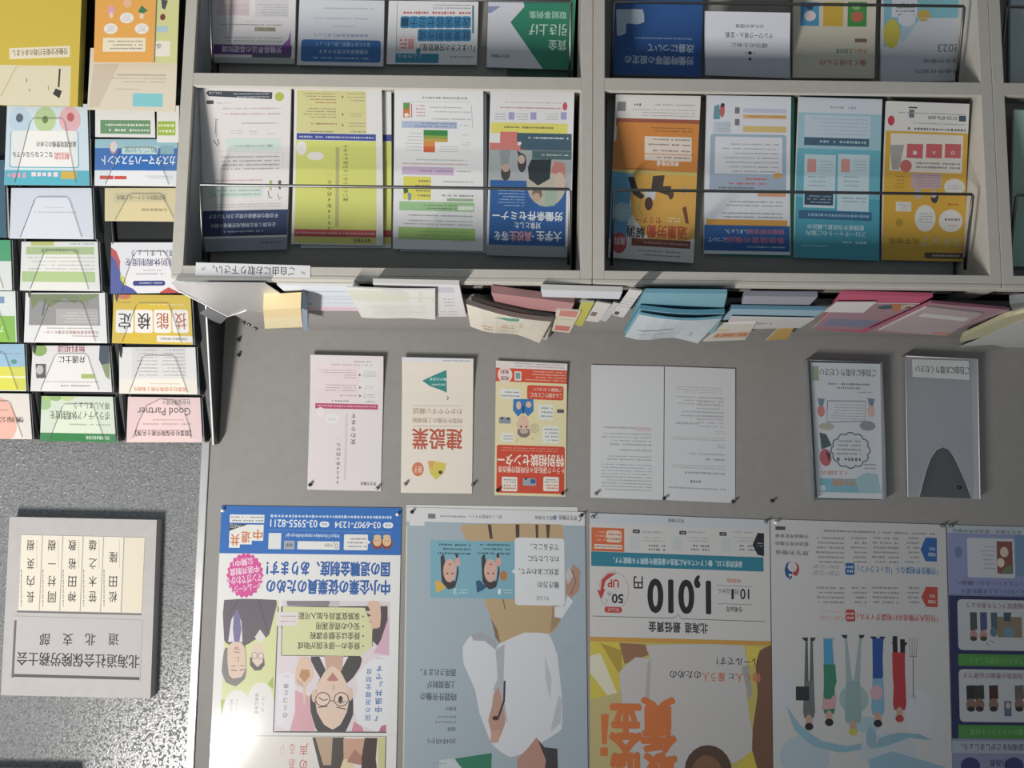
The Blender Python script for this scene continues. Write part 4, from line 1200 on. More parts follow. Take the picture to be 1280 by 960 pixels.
L([(668, 355), (950, 355)], 3, '#c0a898'); L([(668, 472), (950, 472)], 3, '#c0a898')
T('わかりやすい解説', 668, 370, 950, 405, '#b08c74', .5); T('時間外労働の上限規制', 668, 425, 950, 455, '#b08c74', .5); T('建設業', 665, 487, 950, 605, '#c4583a', .9)
E(697, 717, 34, 40, '#dc7c54'); T('冊子', 675, 700, 720, 735, '#f4dcc8', .5)
PG([(752, 672), (780, 668), (862, 685), (845, 740), (800, 778), (765, 740)], '#dccc48'); PG([(752, 672), (790, 672), (780, 720)], '#e4a468'); E(826, 735, 12, 10, '#4c4830')
pinned('pinned cream leaflet with the large orange title for the building trade', [(503, 447), (592, 449), (590, 617), (501, 616)], '#efe5d6')

fr(610, 440, 5.053)
R(40, 55, 510, 110, '#e9dfda'); R(48, 110, 505, 195, '#dd4a24'); G(170, 72, 480, 105, 2, '#8c7c84', .45); E(108, 145, 46, 52, '#ecdcd4'); T('相談', 80, 155, 132, 182, '#9c2c3c', .8); T('無料', 80, 112, 132, 140, '#9c2c3c', .8)
RR(168, 125, 212, 182, 4, '#e8e4dc'); RR(175, 133, 205, 172, 2, '#8ca098'); G(240, 120, 490, 190, 4, '#f0b8a0', .5)
RR(248, 215, 478, 305, 14, '#dc4620'); T('こんな困りごとなど、', 262, 262, 468, 292, '#f6e4d8', .7); T('ご相談ください！', 290, 230, 468, 252, '#f6e4d8', .7)
for x0, y0, x1, y1, r in ((78, 235, 205, 300, 2), (318, 335, 415, 430, 3), (345, 470, 448, 580, 4), (80, 515, 165, 570, 2)): RR(x0, y0, x1, y1, 12, '#e9ebe4'); G(x0 + 8, y0 + 10, x1 - 6, y1 - 8, r, '#6c7474', .45)
PG([(162, 300), (288, 300), (290, 375), (255, 410), (225, 380), (190, 412), (158, 370)], '#2a7cc0'); E(195, 340, 16, 26, '#e6c0a4'); E(258, 335, 18, 20, '#e6c0a4'); PG([(218, 345), (232, 345), (228, 395), (220, 395)], '#1c3c70')
E(224, 460, 36, 60, '#e8c0a8'); PG([(188, 490), (262, 490), (268, 525), (240, 545), (205, 540), (186, 520)], '#8a7a70'); E(188, 462, 7, 14, '#e8c0a8'); E(228, 505, 26, 14, '#c8b8a8'); E(210, 475, 5, 7, '#302c28'); E(244, 475, 5, 7, '#302c28')
for r in (28, 18, 8): L([(295 + r * math.cos(a * .6), 485 + r * math.sin(a * .6)) for a in range(11)], 4, '#b8ac88')
RR(70, 415, 145, 455, 6, '#8c98a8'); E(90, 420, 8, 8, '#3c3c44'); E(128, 425, 8, 8, '#3c3c44'); RR(436, 365, 480, 388, 4, '#5c5c64'); L([(180, 570), (190, 545)], 4, '#b0a080'); L([(285, 560), (278, 540)], 4, '#b0a080')
RR(55, 595, 485, 893, 12, '#d9431f'); G(95, 605, 440, 635, 2, '#eca48c', .4, 0)
T('特別相談センター', 62, 650, 480, 725, '#f8ecdc', 1); T('トラック運転者の長時間労働改善', 65, 728, 480, 768, '#f6dcc8', .8)
for x in (88, 350): RR(x, 790, x + 98, 880, 8, '#efe6dc'); G(x + 10, 835, x + 90, 870, 2, '#d07048', .6, .1); G(x + 10, 802, x + 90, 830, 2, '#3c3c3c', .5, .1)
RR(222, 800, 305, 845, 8, '#9cacb8'); RR(270, 805, 302, 832, 5, '#34609c'); E(240, 802, 9, 7, '#3c3c44')
pinned('pinned orange-red and pale yellow leaflet with a puzzled man in blue', [(620, 451), (709, 455), (707, 621), (618, 619)], '#ecdfae', lift=.005, curl=.006)

fr(600, 430, 3.879)
G(590, 400, 830, 418, 1, '#a8a4a6', .5, 0); R(745, 410, 830, 425, '#d8c4c8'); G(590, 430, 830, 480, 3, '#a8a8ac', .4); G(620, 480, 830, 500, 1, '#9c9ca0', .5, .1); G(670, 505, 830, 530, 1, '#9c9ca0', .4, .1)
G(600, 540, 830, 570, 2, '#8c8c92', .45); G(585, 580, 832, 640, 4, '#9090a0', .4, .05); G(585, 640, 832, 715, 5, '#8c8c94', .42, .1)
pinned('pair of small-print sheets, the half with an empty lower part', [(739, 456), (830, 458), (829, 625), (738, 622)], '#dcdddf', lift=.004, curl=.0, name='pinned_sheet', cat='sheet')
fr(600, 430, 3.879)
G(930, 205, 1170, 240, 3, '#9c9ca0', .4); G(930, 250, 1180, 300, 3, '#b0b0b4', .4); G(1055, 255, 1180, 410, 9, '#b8b8bc', .5, .0); G(935, 320, 1180, 360, 2, '#b0b0b4', .4); G(935, 370, 1060, 400, 1, '#b0b0b4', .4)
G(1130, 420, 1185, 440, 2, '#8c8c90', .4); G(930, 450, 1185, 470, 2, '#8c8c90', .4, .05); for_y = 0
G(1145, 485, 1185, 510, 2, '#94949a', .4); G(1000, 525, 1185, 545, 1, '#94949a', .4, .1); G(1075, 550, 1185, 572, 1, '#8c8c90', .5, .1); G(930, 585, 1185, 608, 2, '#8c8c90', .4, .05); G(985, 615, 1185, 638, 1, '#8c8c90', .5, .1); G(1020, 658, 1070, 676, 1, '#606068', .8, 0); G(920, 690, 1190, 712, 1, '#94949a', .4, .1)
pinned('pair of small-print sheets, the half printed down to its foot', [(831, 458), (919, 461), (919, 629), (830, 625)], '#dadbdd', lift=.004, curl=.0, name='pinned_sheet', cat='sheet')

# holders pinned at the picture's right
fr(980, 430, 4.267)
T('ご自由にお取りください', 192, 135, 488, 175, '#3c4248', .6); R(150, 120, 185, 198, '#9cb08c'); G(215, 210, 455, 228, 1, '#6c6c74', .7, .1); G(260, 232, 405, 248, 1, '#6c6c74', .7, .1); G(380, 258, 465, 270, 1, '#6c6c74')
L([(232, 310), (435, 312), (432, 420), (230, 425), (232, 310)], 5, '#8a7c84'); G(250, 325, 425, 415, 6, '#8c8c94', .35)
for x, c_ in ((198, '#d87c74'), (465, '#e0b8a8')): E(x, 365, 20, 32, c_); PG([(x - 20, 295), (x + 20, 300), (x + 10, 340), (x - 10, 335)], '#6c8ca0')
E(228, 448, 42, 20, '#bcb8a0'); E(446, 445, 42, 26, '#9494a4')
for k in range(12):
    a = k * math.pi / 6
    E(355 + 78 * math.cos(a), 575 + 70 * math.sin(a), 30, 28, '#4c7078')
for k in range(12):
    a = k * math.pi / 6
    E(355 + 76 * math.cos(a), 575 + 68 * math.sin(a), 25, 23, '#d9dcde')
E(355, 575, 82, 74, '#d9dcde'); G(275, 515, 410, 605, 4, '#6c7078', .5); G(290, 612, 410, 632, 1, '#34343c', .9, 0)
E(222, 612, 32, 46, '#cc5058'); PG([(190, 480), (225, 490), (255, 550), (200, 570)], '#34505c'); PG([(222, 580), (250, 590), (240, 640)], '#3c2830')
T('1.2.3歳の', 195, 680, 335, 705, '#d86c4c', .7); R(190, 722, 500, 795, '#7cbccc'); PG([(380, 722), (440, 690), (500, 700), (520, 795), (400, 795)], '#a4c8d0'); T('世の食時', 258, 722, 382, 762, '#d88c3c', 1); E(205, 770, 18, 16, '#d4e8ec')
G(420, 640, 490, 680, 2, '#7c7c84', .4)
hl = sheet('holder_leaflet', 'white leaflet with red fruit drawings and a blue wave inside the pinned holder', 'leaflet', [(1013, 453), (1100, 455), (1106, 624), (1022, 622)], YB - .022, YB - .010, base='#dcdfe2', th=.004)


def holder(label, quad, notch, dy=.03, dark=False):
    a = P(*quad[0], YB - dy); c = P(*quad[3], YB - dy)
    t = thing('pinned_holder', label, 'holder', tuple(P(*quad[3], YB - .002)), 'clear holders pinned on the board')
    n = Vector((0, -1, 0))
    out = quad[:3] + notch + [quad[3]]
    p3 = [PL(x, y, a, n) for x, y in out]
    tt = tessellate_polygon([[Vector((x, y, 0)) for x, y in out]])
    from_pyd('front_plate', p3, [tuple(q) for q in tt], HAZE if dark else CLEAR, t)
    cs = [PL(x, y, a, n) for x, y in quad]
    d = Vector((0, dy - .003, 0))
    for nm, i, j in (('bottom_plate', 0, 1), ('side_plate', 1, 2), ('side_plate', 3, 0)):
        f4 = [cs[i], cs[j], cs[j] + d, cs[i] + d]
        k = Vector((0, 0, -.0015)) if nm[0] == 'b' else Vector((.0015 if i == 1 else -.0015, 0, 0))
        from_pyd(nm, f4 + [v + k for v in f4], [(0, 1, 2, 3), (7, 6, 5, 4), (0, 4, 5, 1), (1, 5, 6, 2), (2, 6, 7, 3), (3, 7, 4, 0)], MILKY, t)
        tube('plate_edge', [cs[i], cs[j]], .0013, EDGE if dark else MILKY, t, 6)
    b4 = [c_ + d for c_ in cs]
    from_pyd('back_plate', b4 + [v + Vector((0, .0015, 0)) for v in b4], [(0, 1, 2, 3), (7, 6, 5, 4), (0, 4, 5, 1), (1, 5, 6, 2), (2, 6, 7, 3), (3, 7, 4, 0)], CLEAR, t)
    if notch: tube('notch_edge', [PL(x, y, a, n) for x, y in notch], .0008, HAZE, t, 6)
    return t


holder('clear pinned holder with the fruit leaflet inside', [(1010, 450), (1103, 453), (1108, 626), (1018, 626)], [], dy=.034)
holder('empty clear pinned holder with a curved cut-out and a taped label', [(1132, 445), (1222, 449), (1225, 624), (1135, 621)],
       [(1215, 624), (1207, 603), (1199, 584), (1192, 570), (1186, 562), (1179, 559), (1171, 562), (1163, 573), (1157, 590), (1153, 606), (1149, 621)], dark=True)
fr(980, 430, 4.267)
T('ご自由にお取りください', 695, 118, 980, 158, '#34383c', .6)
sheet('holder_label', 'white label with printed please-take-one words on the empty holder', 'label', [(1140, 449), (1211, 451), (1212, 475), (1141, 471)], YB - .0315, YB - .0315, base='#d8dbdc', th=.0005)

# ------------------------------------------------------------------ posters
GPO = 'large posters side by side on the board'


def poster(label, quad, base, dy=.003):
    return sheet('poster', label, 'poster', quad, YB - dy, YB - dy, base=base, th=.0006, group=GPO, m=GLOSSY)


# 1 pension poster
fr(260, 620, 5.12)
BL_ = '#0f6cc2'
R(0, 0, 1300, 378, BL_)
G(395, 118, 1185, 146, 1, '#c8d8ec', .7, 0); T('03-6907-1234', 810, 163, 1110, 205, '#f2f4f6', 1); T('03-5955-8211', 398, 150, 705, 200, '#f2f4f6', 1)
RR(1120, 168, 1186, 206, 18, '#f0f0f0'); RR(716, 162, 778, 200, 18, '#f0f0f0'); T('代表', 1134, 178, 1172, 196, BL_, .4); T('相談', 728, 172, 766, 190, BL_, .4)
L([(392, 215), (1180, 232)], 2, '#6ca0d8')
T('https://chutaikyo.taisyokukin.go.jp/', 495, 236, 845, 268, '#eef2f6', .5)
R(572, 288, 846, 342, '#eceae6'); T('中退共', 745, 302, 800, 326, '#6a6a6c', .3); E(823, 318, 12, 16, '#6a6a6c'); E(823, 318, 8, 12, '#eceae6'); L([(812, 304), (806, 296)], 5, '#6a6a6c'); R(488, 284, 556, 340, '#aab0b8'); T('検索', 500, 300, 545, 326, '#3c4048', .5)
R(388, 234, 470, 340, '#e4e6e2')
R(138, 118, 364, 172, '#eceae6'); G(145, 124, 358, 168, 2, '#5c6068', .5, .05)
R(136, 180, 358, 286, '#efece6'); R(136, 280, 282, 308, '#efece6'); R(134, 300, 205, 330, '#efece6'); PG([(138, 178), (258, 180), (138, 222)], '#33312f'); T('CHU-TAI-KYO', 140, 184, 268, 212, '#e8e6e2', .3, 8)
T('中', 290, 212, 350, 276, '#d9782a', 1.2); T('退', 214, 226, 270, 296, '#d9782a', 1.2); T('共', 146, 240, 200, 316, '#d9782a', 1.2)
RR(870, 243, 1026, 347, 8, '#eceae6'); PG([(1024, 280), (1042, 295), (1024, 308)], '#eceae6'); G(890, 260, 1018, 335, 3, '#5c6068', .45)
for x in (1085, 1145): E(x, 300, 38, 40, '#8c3c24'); E(x, 288, 28, 34, '#e8c090'); E(x - 10, 285, 3, 4, '#5c3020'); E(x + 10, 285, 3, 4, '#5c3020'); E(x, 258, 24, 12, '#e8c090')
T('国の退職金制度、あります！', 372, 416, 1170, 512, '#125cae', 1.75); T('中小企業の従業員のための', 372, 532, 1170, 628, '#125cae', 1.75)
R(100, 658, 446, 1300, '#e6ddd0'); R(462, 664, 1162, 1300, '#e0d6da')
# left panel: two suited figures
R(104, 662, 442, 1300, '#dfe4a0'); PG([(104, 662), (440, 662), (425, 760), (395, 880), (370, 905), (330, 900), (230, 960), (140, 950), (104, 920)], '#6a6068')
PG([(150, 790), (185, 720), (215, 800), (222, 930), (130, 930)], '#e8e4ec'); PG([(185, 720), (205, 760), (215, 850), (200, 940), (170, 940), (160, 850), (165, 760)], '#7c74a0')
PG([(300, 900), (335, 850), (370, 900), (340, 940)], '#e8e0dc'); L([(195, 665), (130, 760)], 4, '#4a444c'); L([(330, 670), (385, 870)], 4, '#4a444c')
fr(260, 780, 5.12)
PG([(110, 150), (240, 130), (248, 300), (235, 350), (180, 395), (115, 370), (88, 300), (95, 220)], '#86817c'); PG([(128, 140), (165, 110), (215, 115), (240, 160), (243, 280), (215, 335), (160, 345), (135, 320), (125, 230)], '#e8cbb4')
L([(148, 290), (185, 296)], 5, '#4a3c34'); L([(205, 292), (238, 286)], 5, '#4a3c34'); L([(150, 268), (178, 262)], 4, '#6a5a50'); L([(205, 262), (235, 262)], 4, '#6a5a50'); L([(165, 175), (205, 178)], 4, '#8a5a4c'); PG([(165, 160), (205, 165), (195, 140), (175, 140)], '#d09c94'); L([(175, 215), (200, 205), (195, 240)], 4, '#8a6c5c')
PG([(270, 210), (362, 215), (365, 260), (340, 292), (300, 295), (270, 260)], '#6c625c'); PG([(282, 160), (300, 120), (345, 125), (358, 170), (352, 240), (318, 272), (285, 235)], '#ecd2bc'); E(300, 198, 20, 22, '#8a8480'); E(300, 198, 16, 18, '#ecd8c8'); E(340, 200, 20, 22, '#8a8480'); E(340, 200, 16, 18, '#ecd8c8')
E(185, 540, 88, 120, '#efece6'); E(335, 500, 85, 130, '#efece6'); V('日本の企業', 140, 480, 160, 570, '#9c9890', .2); V('こういう', 175, 475, 195, 570, '#a8a49c', .2); V('制度は重要', 300, 440, 325, 570, '#9c9890', .3); V('なんだ', 345, 460, 362, 560, '#a8a49c', .2)
PG([(420, 330), (420, 415), (385, 380)], '#a8c44c'); PG([(82, 480), (110, 480), (85, 590)], '#a8c44c')
# main panel
R(440, 0, 1150, 690, '#e8dadf'); R(433, -118, 440, 690, '#5c5658')
PG([(470, -115), (1150, -118), (1150, 200), (1050, 100), (1050, 30), (470, 20)], '#55484c'); PG([(1090, 150), (1160, -60), (1160, 200)], '#e0b4c8'); PG([(1060, 180), (1130, 60), (1158, 200)], '#e0b4c8')
fr(260, 620, 5.12)
PG([(505, 668), (790, 668), (770, 705), (510, 700)], '#8a8086'); PG([(780, 668), (850, 668), (835, 706), (785, 706)], '#c8c4c0')
PG([(1020, 690), (1040, 668), (1100, 672), (1108, 760), (1100, 840), (1050, 850), (1000, 830), (1040, 800), (1005, 780), (1045, 760), (1000, 735), (1040, 730)], '#e6c0a4')
L([(1005, 740), (1045, 765)], 4, '#8a6450'); L([(1005, 785), (1050, 805)], 4, '#8a6450'); L([(1000, 830), (1050, 850), (1100, 838)], 4, '#8a6450')
PG([(478, 705), (1005, 712), (1055, 860), (1052, 960), (975, 1022), (472, 1016)], '#dfdfa6'); L([(472, 1016), (975, 1022)], 4, '#3c3a34'); L([(478, 705), (472, 1016)], 4, '#3c3a34'); L([(1055, 860), (1052, 960)], 4, '#3c3a34')
T('・家族従業員も加入可能', 580, 742, 1000, 790, '#33322c', .8); T('・安心の資産運用', 695, 806, 1000, 854, '#33322c', .8); T('・掛金は全額非課税', 655, 868, 1000, 916, '#33322c', .8); T('・掛金の一部を国が助成', 575, 932, 1000, 978, '#33322c', .8)
RR(438, 738, 575, 828, 4, '#e8dedc'); G(448, 750, 565, 815, 2, '#b08c8c', .3)
E(238, 505, 122, 150, '#e0409a', 44, .1)
T('公開中！', 158, 398, 292, 445, '#f8dcec', .9, -8); T('中退共制度', 140, 452, 330, 500, '#f8dcec', .9, -8); T('マンガでわかる', 115, 505, 350, 560, '#f8dcec', .9, -8); T('ホームページで', 138, 562, 345, 610, '#f8dcec', .7, -8)
fr(260, 780, 5.12)
PG([(1030, 240), (1100, 200), (1195, 200), (1175, 330), (1192, 440), (1165, 580), (1150, 650), (1090, 700), (1040, 665), (960, 640), (935, 500), (960, 420), (950, 330)], '#ecebee')
V('『中退共』です…', 1072, 212, 1118, 615, '#2a6cb8', .9); V('国の退職金制度', 1010, 282, 1045, 612, '#3c7cc0', .7)
PG([(450, 320), (520, 300), (575, 330), (560, 420), (555, 560), (520, 680), (440, 640)], '#ece6ea'); V('のミコと申…', 486, 330, 514, 592, '#55505a', .4)
PG([(560, 420), (650, 460), (660, 560), (690, 680), (525, 688), (560, 560)], '#e4a8b4')
PG([(660, 205), (980, 205), (975, 270), (930, 340), (880, 380), (700, 400), (720, 340), (690, 290)], '#45403f'); PG([(715, 205), (900, 205), (850, 300), (760, 300)], '#e8e4ea'); PG([(745, 200), (870, 200), (860, 290), (810, 330), (760, 300)], '#d4a890')
PG([(655, 460), (690, 420), (900, 420), (930, 480), (930, 580), (880, 690), (850, 728), (735, 730), (690, 660), (660, 560)], '#443d40'); PG([(800, 265), (850, 300), (895, 390), (905, 480), (890, 560), (850, 640), (800, 672), (745, 640), (700, 560), (690, 480), (705, 380), (750, 300)], '#eccdb6')
E(682, 455, 16, 42, '#e8c4ac'); E(912, 445, 16, 42, '#e8c4ac')
PG([(762, 355), (800, 305), (838, 355), (820, 362), (780, 362)], '#c47c74'); L([(802, 385), (808, 405), (800, 415)], 4, '#8a6450')
for x, s in ((737, 0), (855, 0)):
    E(x, 478, 48, 46, '#6c4038'); E(x, 478, 42, 40, '#eed4c2')
L([(785, 488), (812, 488)], 6, '#6c4038'); L([(710, 465), (738, 485), (768, 478)], 6, '#3c2c28'); E(850, 478, 14, 22, '#3c2c28'); L([(826, 492), (850, 505), (880, 490)], 5, '#3c2c28'); L([(705, 530), (768, 522)], 6, '#4a3a34'); L([(825, 528), (885, 542)], 6, '#4a3a34')
PG([(590, 208), (655, 215), (680, 330), (630, 400), (625, 510), (612, 510), (610, 400), (560, 380), (565, 290)], '#e8c8ae'); PG([(585, 330), (600, 285), (650, 290), (655, 330), (620, 370)], '#c8905c'); L([(575, 350), (590, 385)], 4, '#8a6450'); L([(600, 360), (605, 400)], 4, '#8a6450')
PG([(920, 690), (935, 620), (985, 650), (1000, 690)], '#dc8ca0'); PG([(1090, 690), (1110, 650), (1140, 640), (1140, 692)], '#cc6c90'); R(432, 684, 1140, 692, '#5c5658')
R(70, 692, 1240, 712, '#e9e7e2'); R(78, 712, 1136, 719, '#6a6668'); R(84, 719, 1134, 1100, '#ece4dc')
PG([(670, 722), (875, 722), (870, 1100), (760, 1100)], '#4c4440'); PG([(690, 725), (800, 725), (790, 900), (740, 900)], '#c8a888'); PG([(868, 730), (1005, 730), (990, 900), (870, 880)], '#d8a488'); PG([(1005, 725), (1085, 725), (1075, 860), (1090, 1000), (980, 1000), (985, 850)], '#4c3430'); PG([(870, 860), (930, 870), (940, 1000), (820, 1000)], '#ecd8a8'); PG([(1085, 722), (1134, 722), (1134, 1000), (1095, 1000)], '#d8d490')
PG([(940, 800), (985, 840), (985, 900), (890, 880)], '#b87c6c')
V('の声', 590, 760, 640, 925, '#d06a60', .8); V('ある', 522, 765, 560, 925, '#dc9488', .6); V('い', 465, 770, 490, 850, '#e4bab0', .4); R(1132, 719, 1138, 1100, '#6a6668')
poster('pension poster with a bright blue head band, pink star and manga figures', [(277, 632), (502, 635), (493, 1056), (257, 1056)], '#ecebe7')

# 2 work-style poster
sheet('poster', 'white poster edge showing behind the light blue working-hours poster', 'poster', [(508, 631), (722, 634), (726, 1050), (506, 1050)], YB - .0015, YB - .0015, base='#e0dfdc', th=.0006, group=GPO)
fr(490, 620, 2.824)
R(30, 90, 720, 1300, '#a6b6c0'); R(40, 36, 700, 98, '#dfdedf'); R(62, 60, 116, 105, '#dfdedf'); R(38, 100, 46, 1300, '#d8d8b0')
R(128, 62, 155, 80, '#7a7a80'); T('詳しくは特設サイトへ', 270, 66, 392, 80, '#5c5c62', .4); G(165, 66, 262, 78, 1, '#7c7c82', .7); T('厚生労働省', 588, 68, 655, 86, '#4a4a50', .5); T('国土交通省', 505, 70, 570, 84, '#4a4a50', .4); E(576, 76, 7, 9, '#7a8cb0'); L([(660, 68), (668, 80), (660, 90)], 3, '#3c3c40')
PG([(248, 100), (600, 100), (598, 200), (596, 430), (570, 480), (380, 520), (355, 440), (330, 370), (335, 350), (262, 150)], '#c4a678'); PG([(340, 100), (352, 100), (358, 150), (348, 150)], '#4c3a2c'); PG([(438, 100), (452, 100), (452, 160), (440, 160)], '#4c3a2c'); PG([(508, 100), (518, 100), (518, 150), (510, 150)], '#5c3828'); PG([(545, 100), (560, 100), (556, 150), (548, 150)], '#5c4430')
PG([(352, 430), (375, 470), (385, 518), (368, 500)], '#8a6c50'); PG([(575, 300), (600, 330), (596, 440), (560, 480)], '#a88a64'); L([(392, 355), (402, 398)], 3, '#6c5438')
# shirt, sleeves
PG([(380, 520), (470, 480), (555, 485), (585, 560), (602, 720), (600, 820), (560, 850), (470, 905), (420, 920), (385, 900), (352, 870), (310, 760), (295, 680), (255, 590), (252, 530), (280, 490), (330, 492), (368, 540)], '#dcdde2')
PG([(280, 488), (320, 478), (370, 510), (368, 540), (330, 510), (290, 508)], '#a8aab4'); PG([(368, 540), (400, 520), (395, 690), (410, 800), (380, 760), (360, 680), (375, 640)], '#b4b6be'); PG([(540, 560), (565, 640), (560, 720), (545, 650)], '#c4c6cc'); PG([(590, 700), (602, 720), (596, 800), (560, 830)], '#c0c2ca')
PG([(620, 350), (640, 370), (600, 430), (575, 425), (575, 390), (612, 385)], '#dfe0e4'); PG([(615, 290), (640, 240), (665, 260), (662, 330), (635, 358), (614, 345)], '#b98d78'); PG([(612, 280), (625, 250), (640, 280), (622, 310)], '#c8c4c0'); L([(636, 262), (650, 300), (632, 345)], 3, '#7c5848')
PG([(360, 700), (378, 672), (395, 740), (402, 800), (375, 868), (355, 860), (352, 830), (342, 790), (355, 740)], '#c29482'); PG([(352, 830), (385, 820), (378, 868), (350, 870)], '#cf9f8c'); L([(400, 650), (398, 720), (378, 778)], 7, '#33343c'); E(368, 782, 12, 8, '#4c2c28')
PG([(445, 925), (480, 890), (512, 850), (530, 880), (560, 900), (560, 1050), (440, 1050)], '#c08e7c'); PG([(515, 855), (540, 885), (585, 890), (590, 1050), (530, 1050), (545, 930)], '#3c3840')
PG([(225, 925), (355, 905), (350, 1050), (280, 1050)], '#15805f'); PG([(170, 930), (220, 925), (250, 960), (250, 1050), (160, 1050)], '#c4d0d4'); G(140, 935, 190, 950, 1, '#8a98a0')
R(135, 154, 440, 362, '#79b2c4')
for x0, s, c_ in ((205, '2', '#e0b42c'), (350, '1', '#1f5580')):
    PG([(x0 - 32, 215), (x0 - 20, 205), (x0 - 10, 270), (x0 + 20, 300), (x0 + 28, 240), (x0 + 20, 205), (x0 + 30, 200), (x0 + 32, 270), (x0 + 20, 320), (x0 - 5, 328), (x0 - 28, 300)], '#3a3436')
    E(x0, 262, 23, 42, '#dcb09c'); E(x0 + 28, 232, 10, 16, '#dca898'); E(x0 - 8, 272, 4, 3, '#6c4844'); E(x0 + 10, 272, 4, 3, '#6c4844'); E(x0 + 1, 240, 6, 3, '#b86c64')
    PG([(x0 - 52, 300), (x0 - 40, 295), (x0 - 12, 320), (x0 - 30, 332), (x0 - 48, 340)], c_)
T('2', 218, 326, 231, 345, '#dfeef2', .4); T('1', 376, 326, 386, 345, '#dfeef2', .4); E(396, 280, 14, 18, '#b87c3c')
for x0 in (155, 295): G(x0, 163, x0 + 125, 210, 3, '#2c5c70', .5, .25)
G(235, 325, 268, 345, 2, '#cfe2e8', .4); G(390, 325, 425, 345, 2, '#cfe2e8', .4)
RR(434, 143, 612, 388, 12, '#e2e4e6'); PG([(436, 255), (424, 265), (436, 274)], '#e2e4e6')
for s, x0, y0, x1, y1 in (('できること。', 490, 168, 592, 190), ('わたしたちに', 482, 210, 592, 232), ('変化にあわせて、', 448, 254, 592, 278), ('働き方の', 516, 300, 592, 325), ('たとえば', 512, 352, 556, 368)): T(s, x0, y0, x1, y1, '#3a3a40', .5 if y0 < 340 else .2)
for s, x0, y0, x1, y1, b in (('適用されます。', 102, 607, 228, 634, .6), ('上限規制が', 126, 650, 225, 677, .6), ('時間外労働の', 102, 692, 228, 720, .6), ('医師の', 190, 742, 228, 756, .4), ('建設業・', 192, 814, 226, 828, .5), ('2024年4月から', 126, 854, 226, 874, .4)): T(s, x0, y0, x1, y1, '#33414c', b)
G(142, 768, 228, 805, 2, '#5c6c78', .5); G(605, 520, 640, 560, 3, '#7c8c98', .35)
poster('light blue working-hours poster with a person in a white shirt holding a pen', [(508, 634), (731, 640), (736, 1060), (502, 1060)], '#a6b6c0')

# 3 minimum wage poster
fr(730, 630, 2.908)
R(20, 30, 700, 85, '#c9cfd6'); G(38, 44, 55, 56, 1, '#8a8a90'); T('厚生労働省', 308, 54, 368, 68, '#4c4c52', .5)
R(28, 88, 148, 176, '#d9642c'); RR(82, 98, 138, 142, 10, '#e8ccb8'); G(85, 104, 134, 138, 2, '#b88068', .5, .1); G(40, 96, 78, 140, 3, '#f0a880', .5); R(38, 150, 140, 166, '#ecd4c4'); G(42, 153, 136, 163, 1, '#7c5c50', .7, 0)
for x in (180, 350, 495): RR(x, 94 + (x - 180) * .03, x + 26, 108 + (x - 180) * .03, 4, '#1c2028'); T('検索', x + 5, 97 + (x - 180) * .03, x + 21, 105 + (x - 180) * .03, '#c8ccd0')
for x in (168, 325, 500): R(x, 118 + (x - 168) * .02, x + 38, 168 + (x - 168) * .02, '#c8ccd0')
for x in (215, 375, 545): G(x, 96, x + 70, 112, 1, '#a8acb2', .5, .1); G(x, 120, x + 82, 142, 2, '#8c8e94', .4, .2); G(x + 20, 148, x + 84, 176, 2, '#4c4e56', .6, .1)
PG([(655, 108), (655, 193), (632, 188), (614, 150), (632, 106)], '#15171c'); G(632, 140, 650, 160, 2, '#a8acb0', .5, 0)
R(28, 186, 658, 240, '#128098'); T('最低賃金とは、働くすべての人に賃金の最低額を保障する制度です。', 108, 204, 580, 228, '#d4e6ec', .8)
for k, (c_, rr) in enumerate((('#c8a8a4', 62), ('#d4d1ce', 59))): E(110, 320, rr * .9, rr * 1.15, c_)
PG([(120, 256), (90, 258), (66, 280), (60, 320), (48, 318), (64, 352), (78, 316), (72, 314), (80, 285), (105, 266)], '#c0362c'); T('UP', 88, 280, 128, 308, '#c0362c', 1.9); T('50', 104, 334, 144, 366, '#1c1c20', 2.2); T('円', 88, 324, 100, 338, '#1c1c20', .3); RR(76, 380, 140, 402, 9, '#c03c30'); T('引上げ', 88, 384, 128, 397, '#ecd0cc', .5); L([(78, 350), (88, 355), (80, 368)], 2, '#8a8a8c')
T('円', 184, 268, 216, 312, '#151519', 1); T('1,010', 238, 264, 462, 402, '#151519', 3.4)
T('時間額', 522, 276, 572, 292, '#d0683c', .6); L([(484, 300), (612, 306)], 2, '#7c7c80'); T('10', 570, 314, 602, 352, '#1c1c20', 1.8); T('月', 550, 314, 566, 334, '#1c1c20', .3); T('1', 538, 314, 547, 352, '#1c1c20', .6); T('日から', 492, 312, 532, 330, '#1c1c20', .4); L([(490, 368), (612, 372)], 2, '#7c7c80'); T('令和6年', 518, 378, 580, 400, '#1c1c20', .6)
L([(30, 414), (332, 422), (346, 408), (358, 424), (658, 434)], 2, '#4c4c50'); T('北海道', 370, 440, 454, 478, '#1c1c20', 1); T('最低賃金', 238, 436, 354, 474, '#1c1c20', 1)
R(0, 500, 720, 1300, '#dcbc3c'); PG([(0, 512), (720, 512), (720, 1300), (0, 1300)], '#c8b858')
PG([(20, 508), (150, 510), (135, 640), (130, 700), (20, 720)], '#d8c42c'); PG([(20, 560), (60, 550), (125, 700), (100, 720), (20, 620)], '#e2dcc0'); PG([(60, 512), (140, 540), (138, 640)], '#b89c1c')
PG([(130, 512), (225, 518), (240, 555), (150, 590)], '#9c6c48')
PG([(235, 520), (585, 522), (592, 700), (612, 830), (620, 900), (560, 940), (420, 1000), (330, 1000), (150, 1000), (140, 740), (130, 620), (190, 565), (245, 570)], '#c9c5c3'); PG([(590, 522), (645, 530), (640, 580), (600, 600)], '#e0c83c')
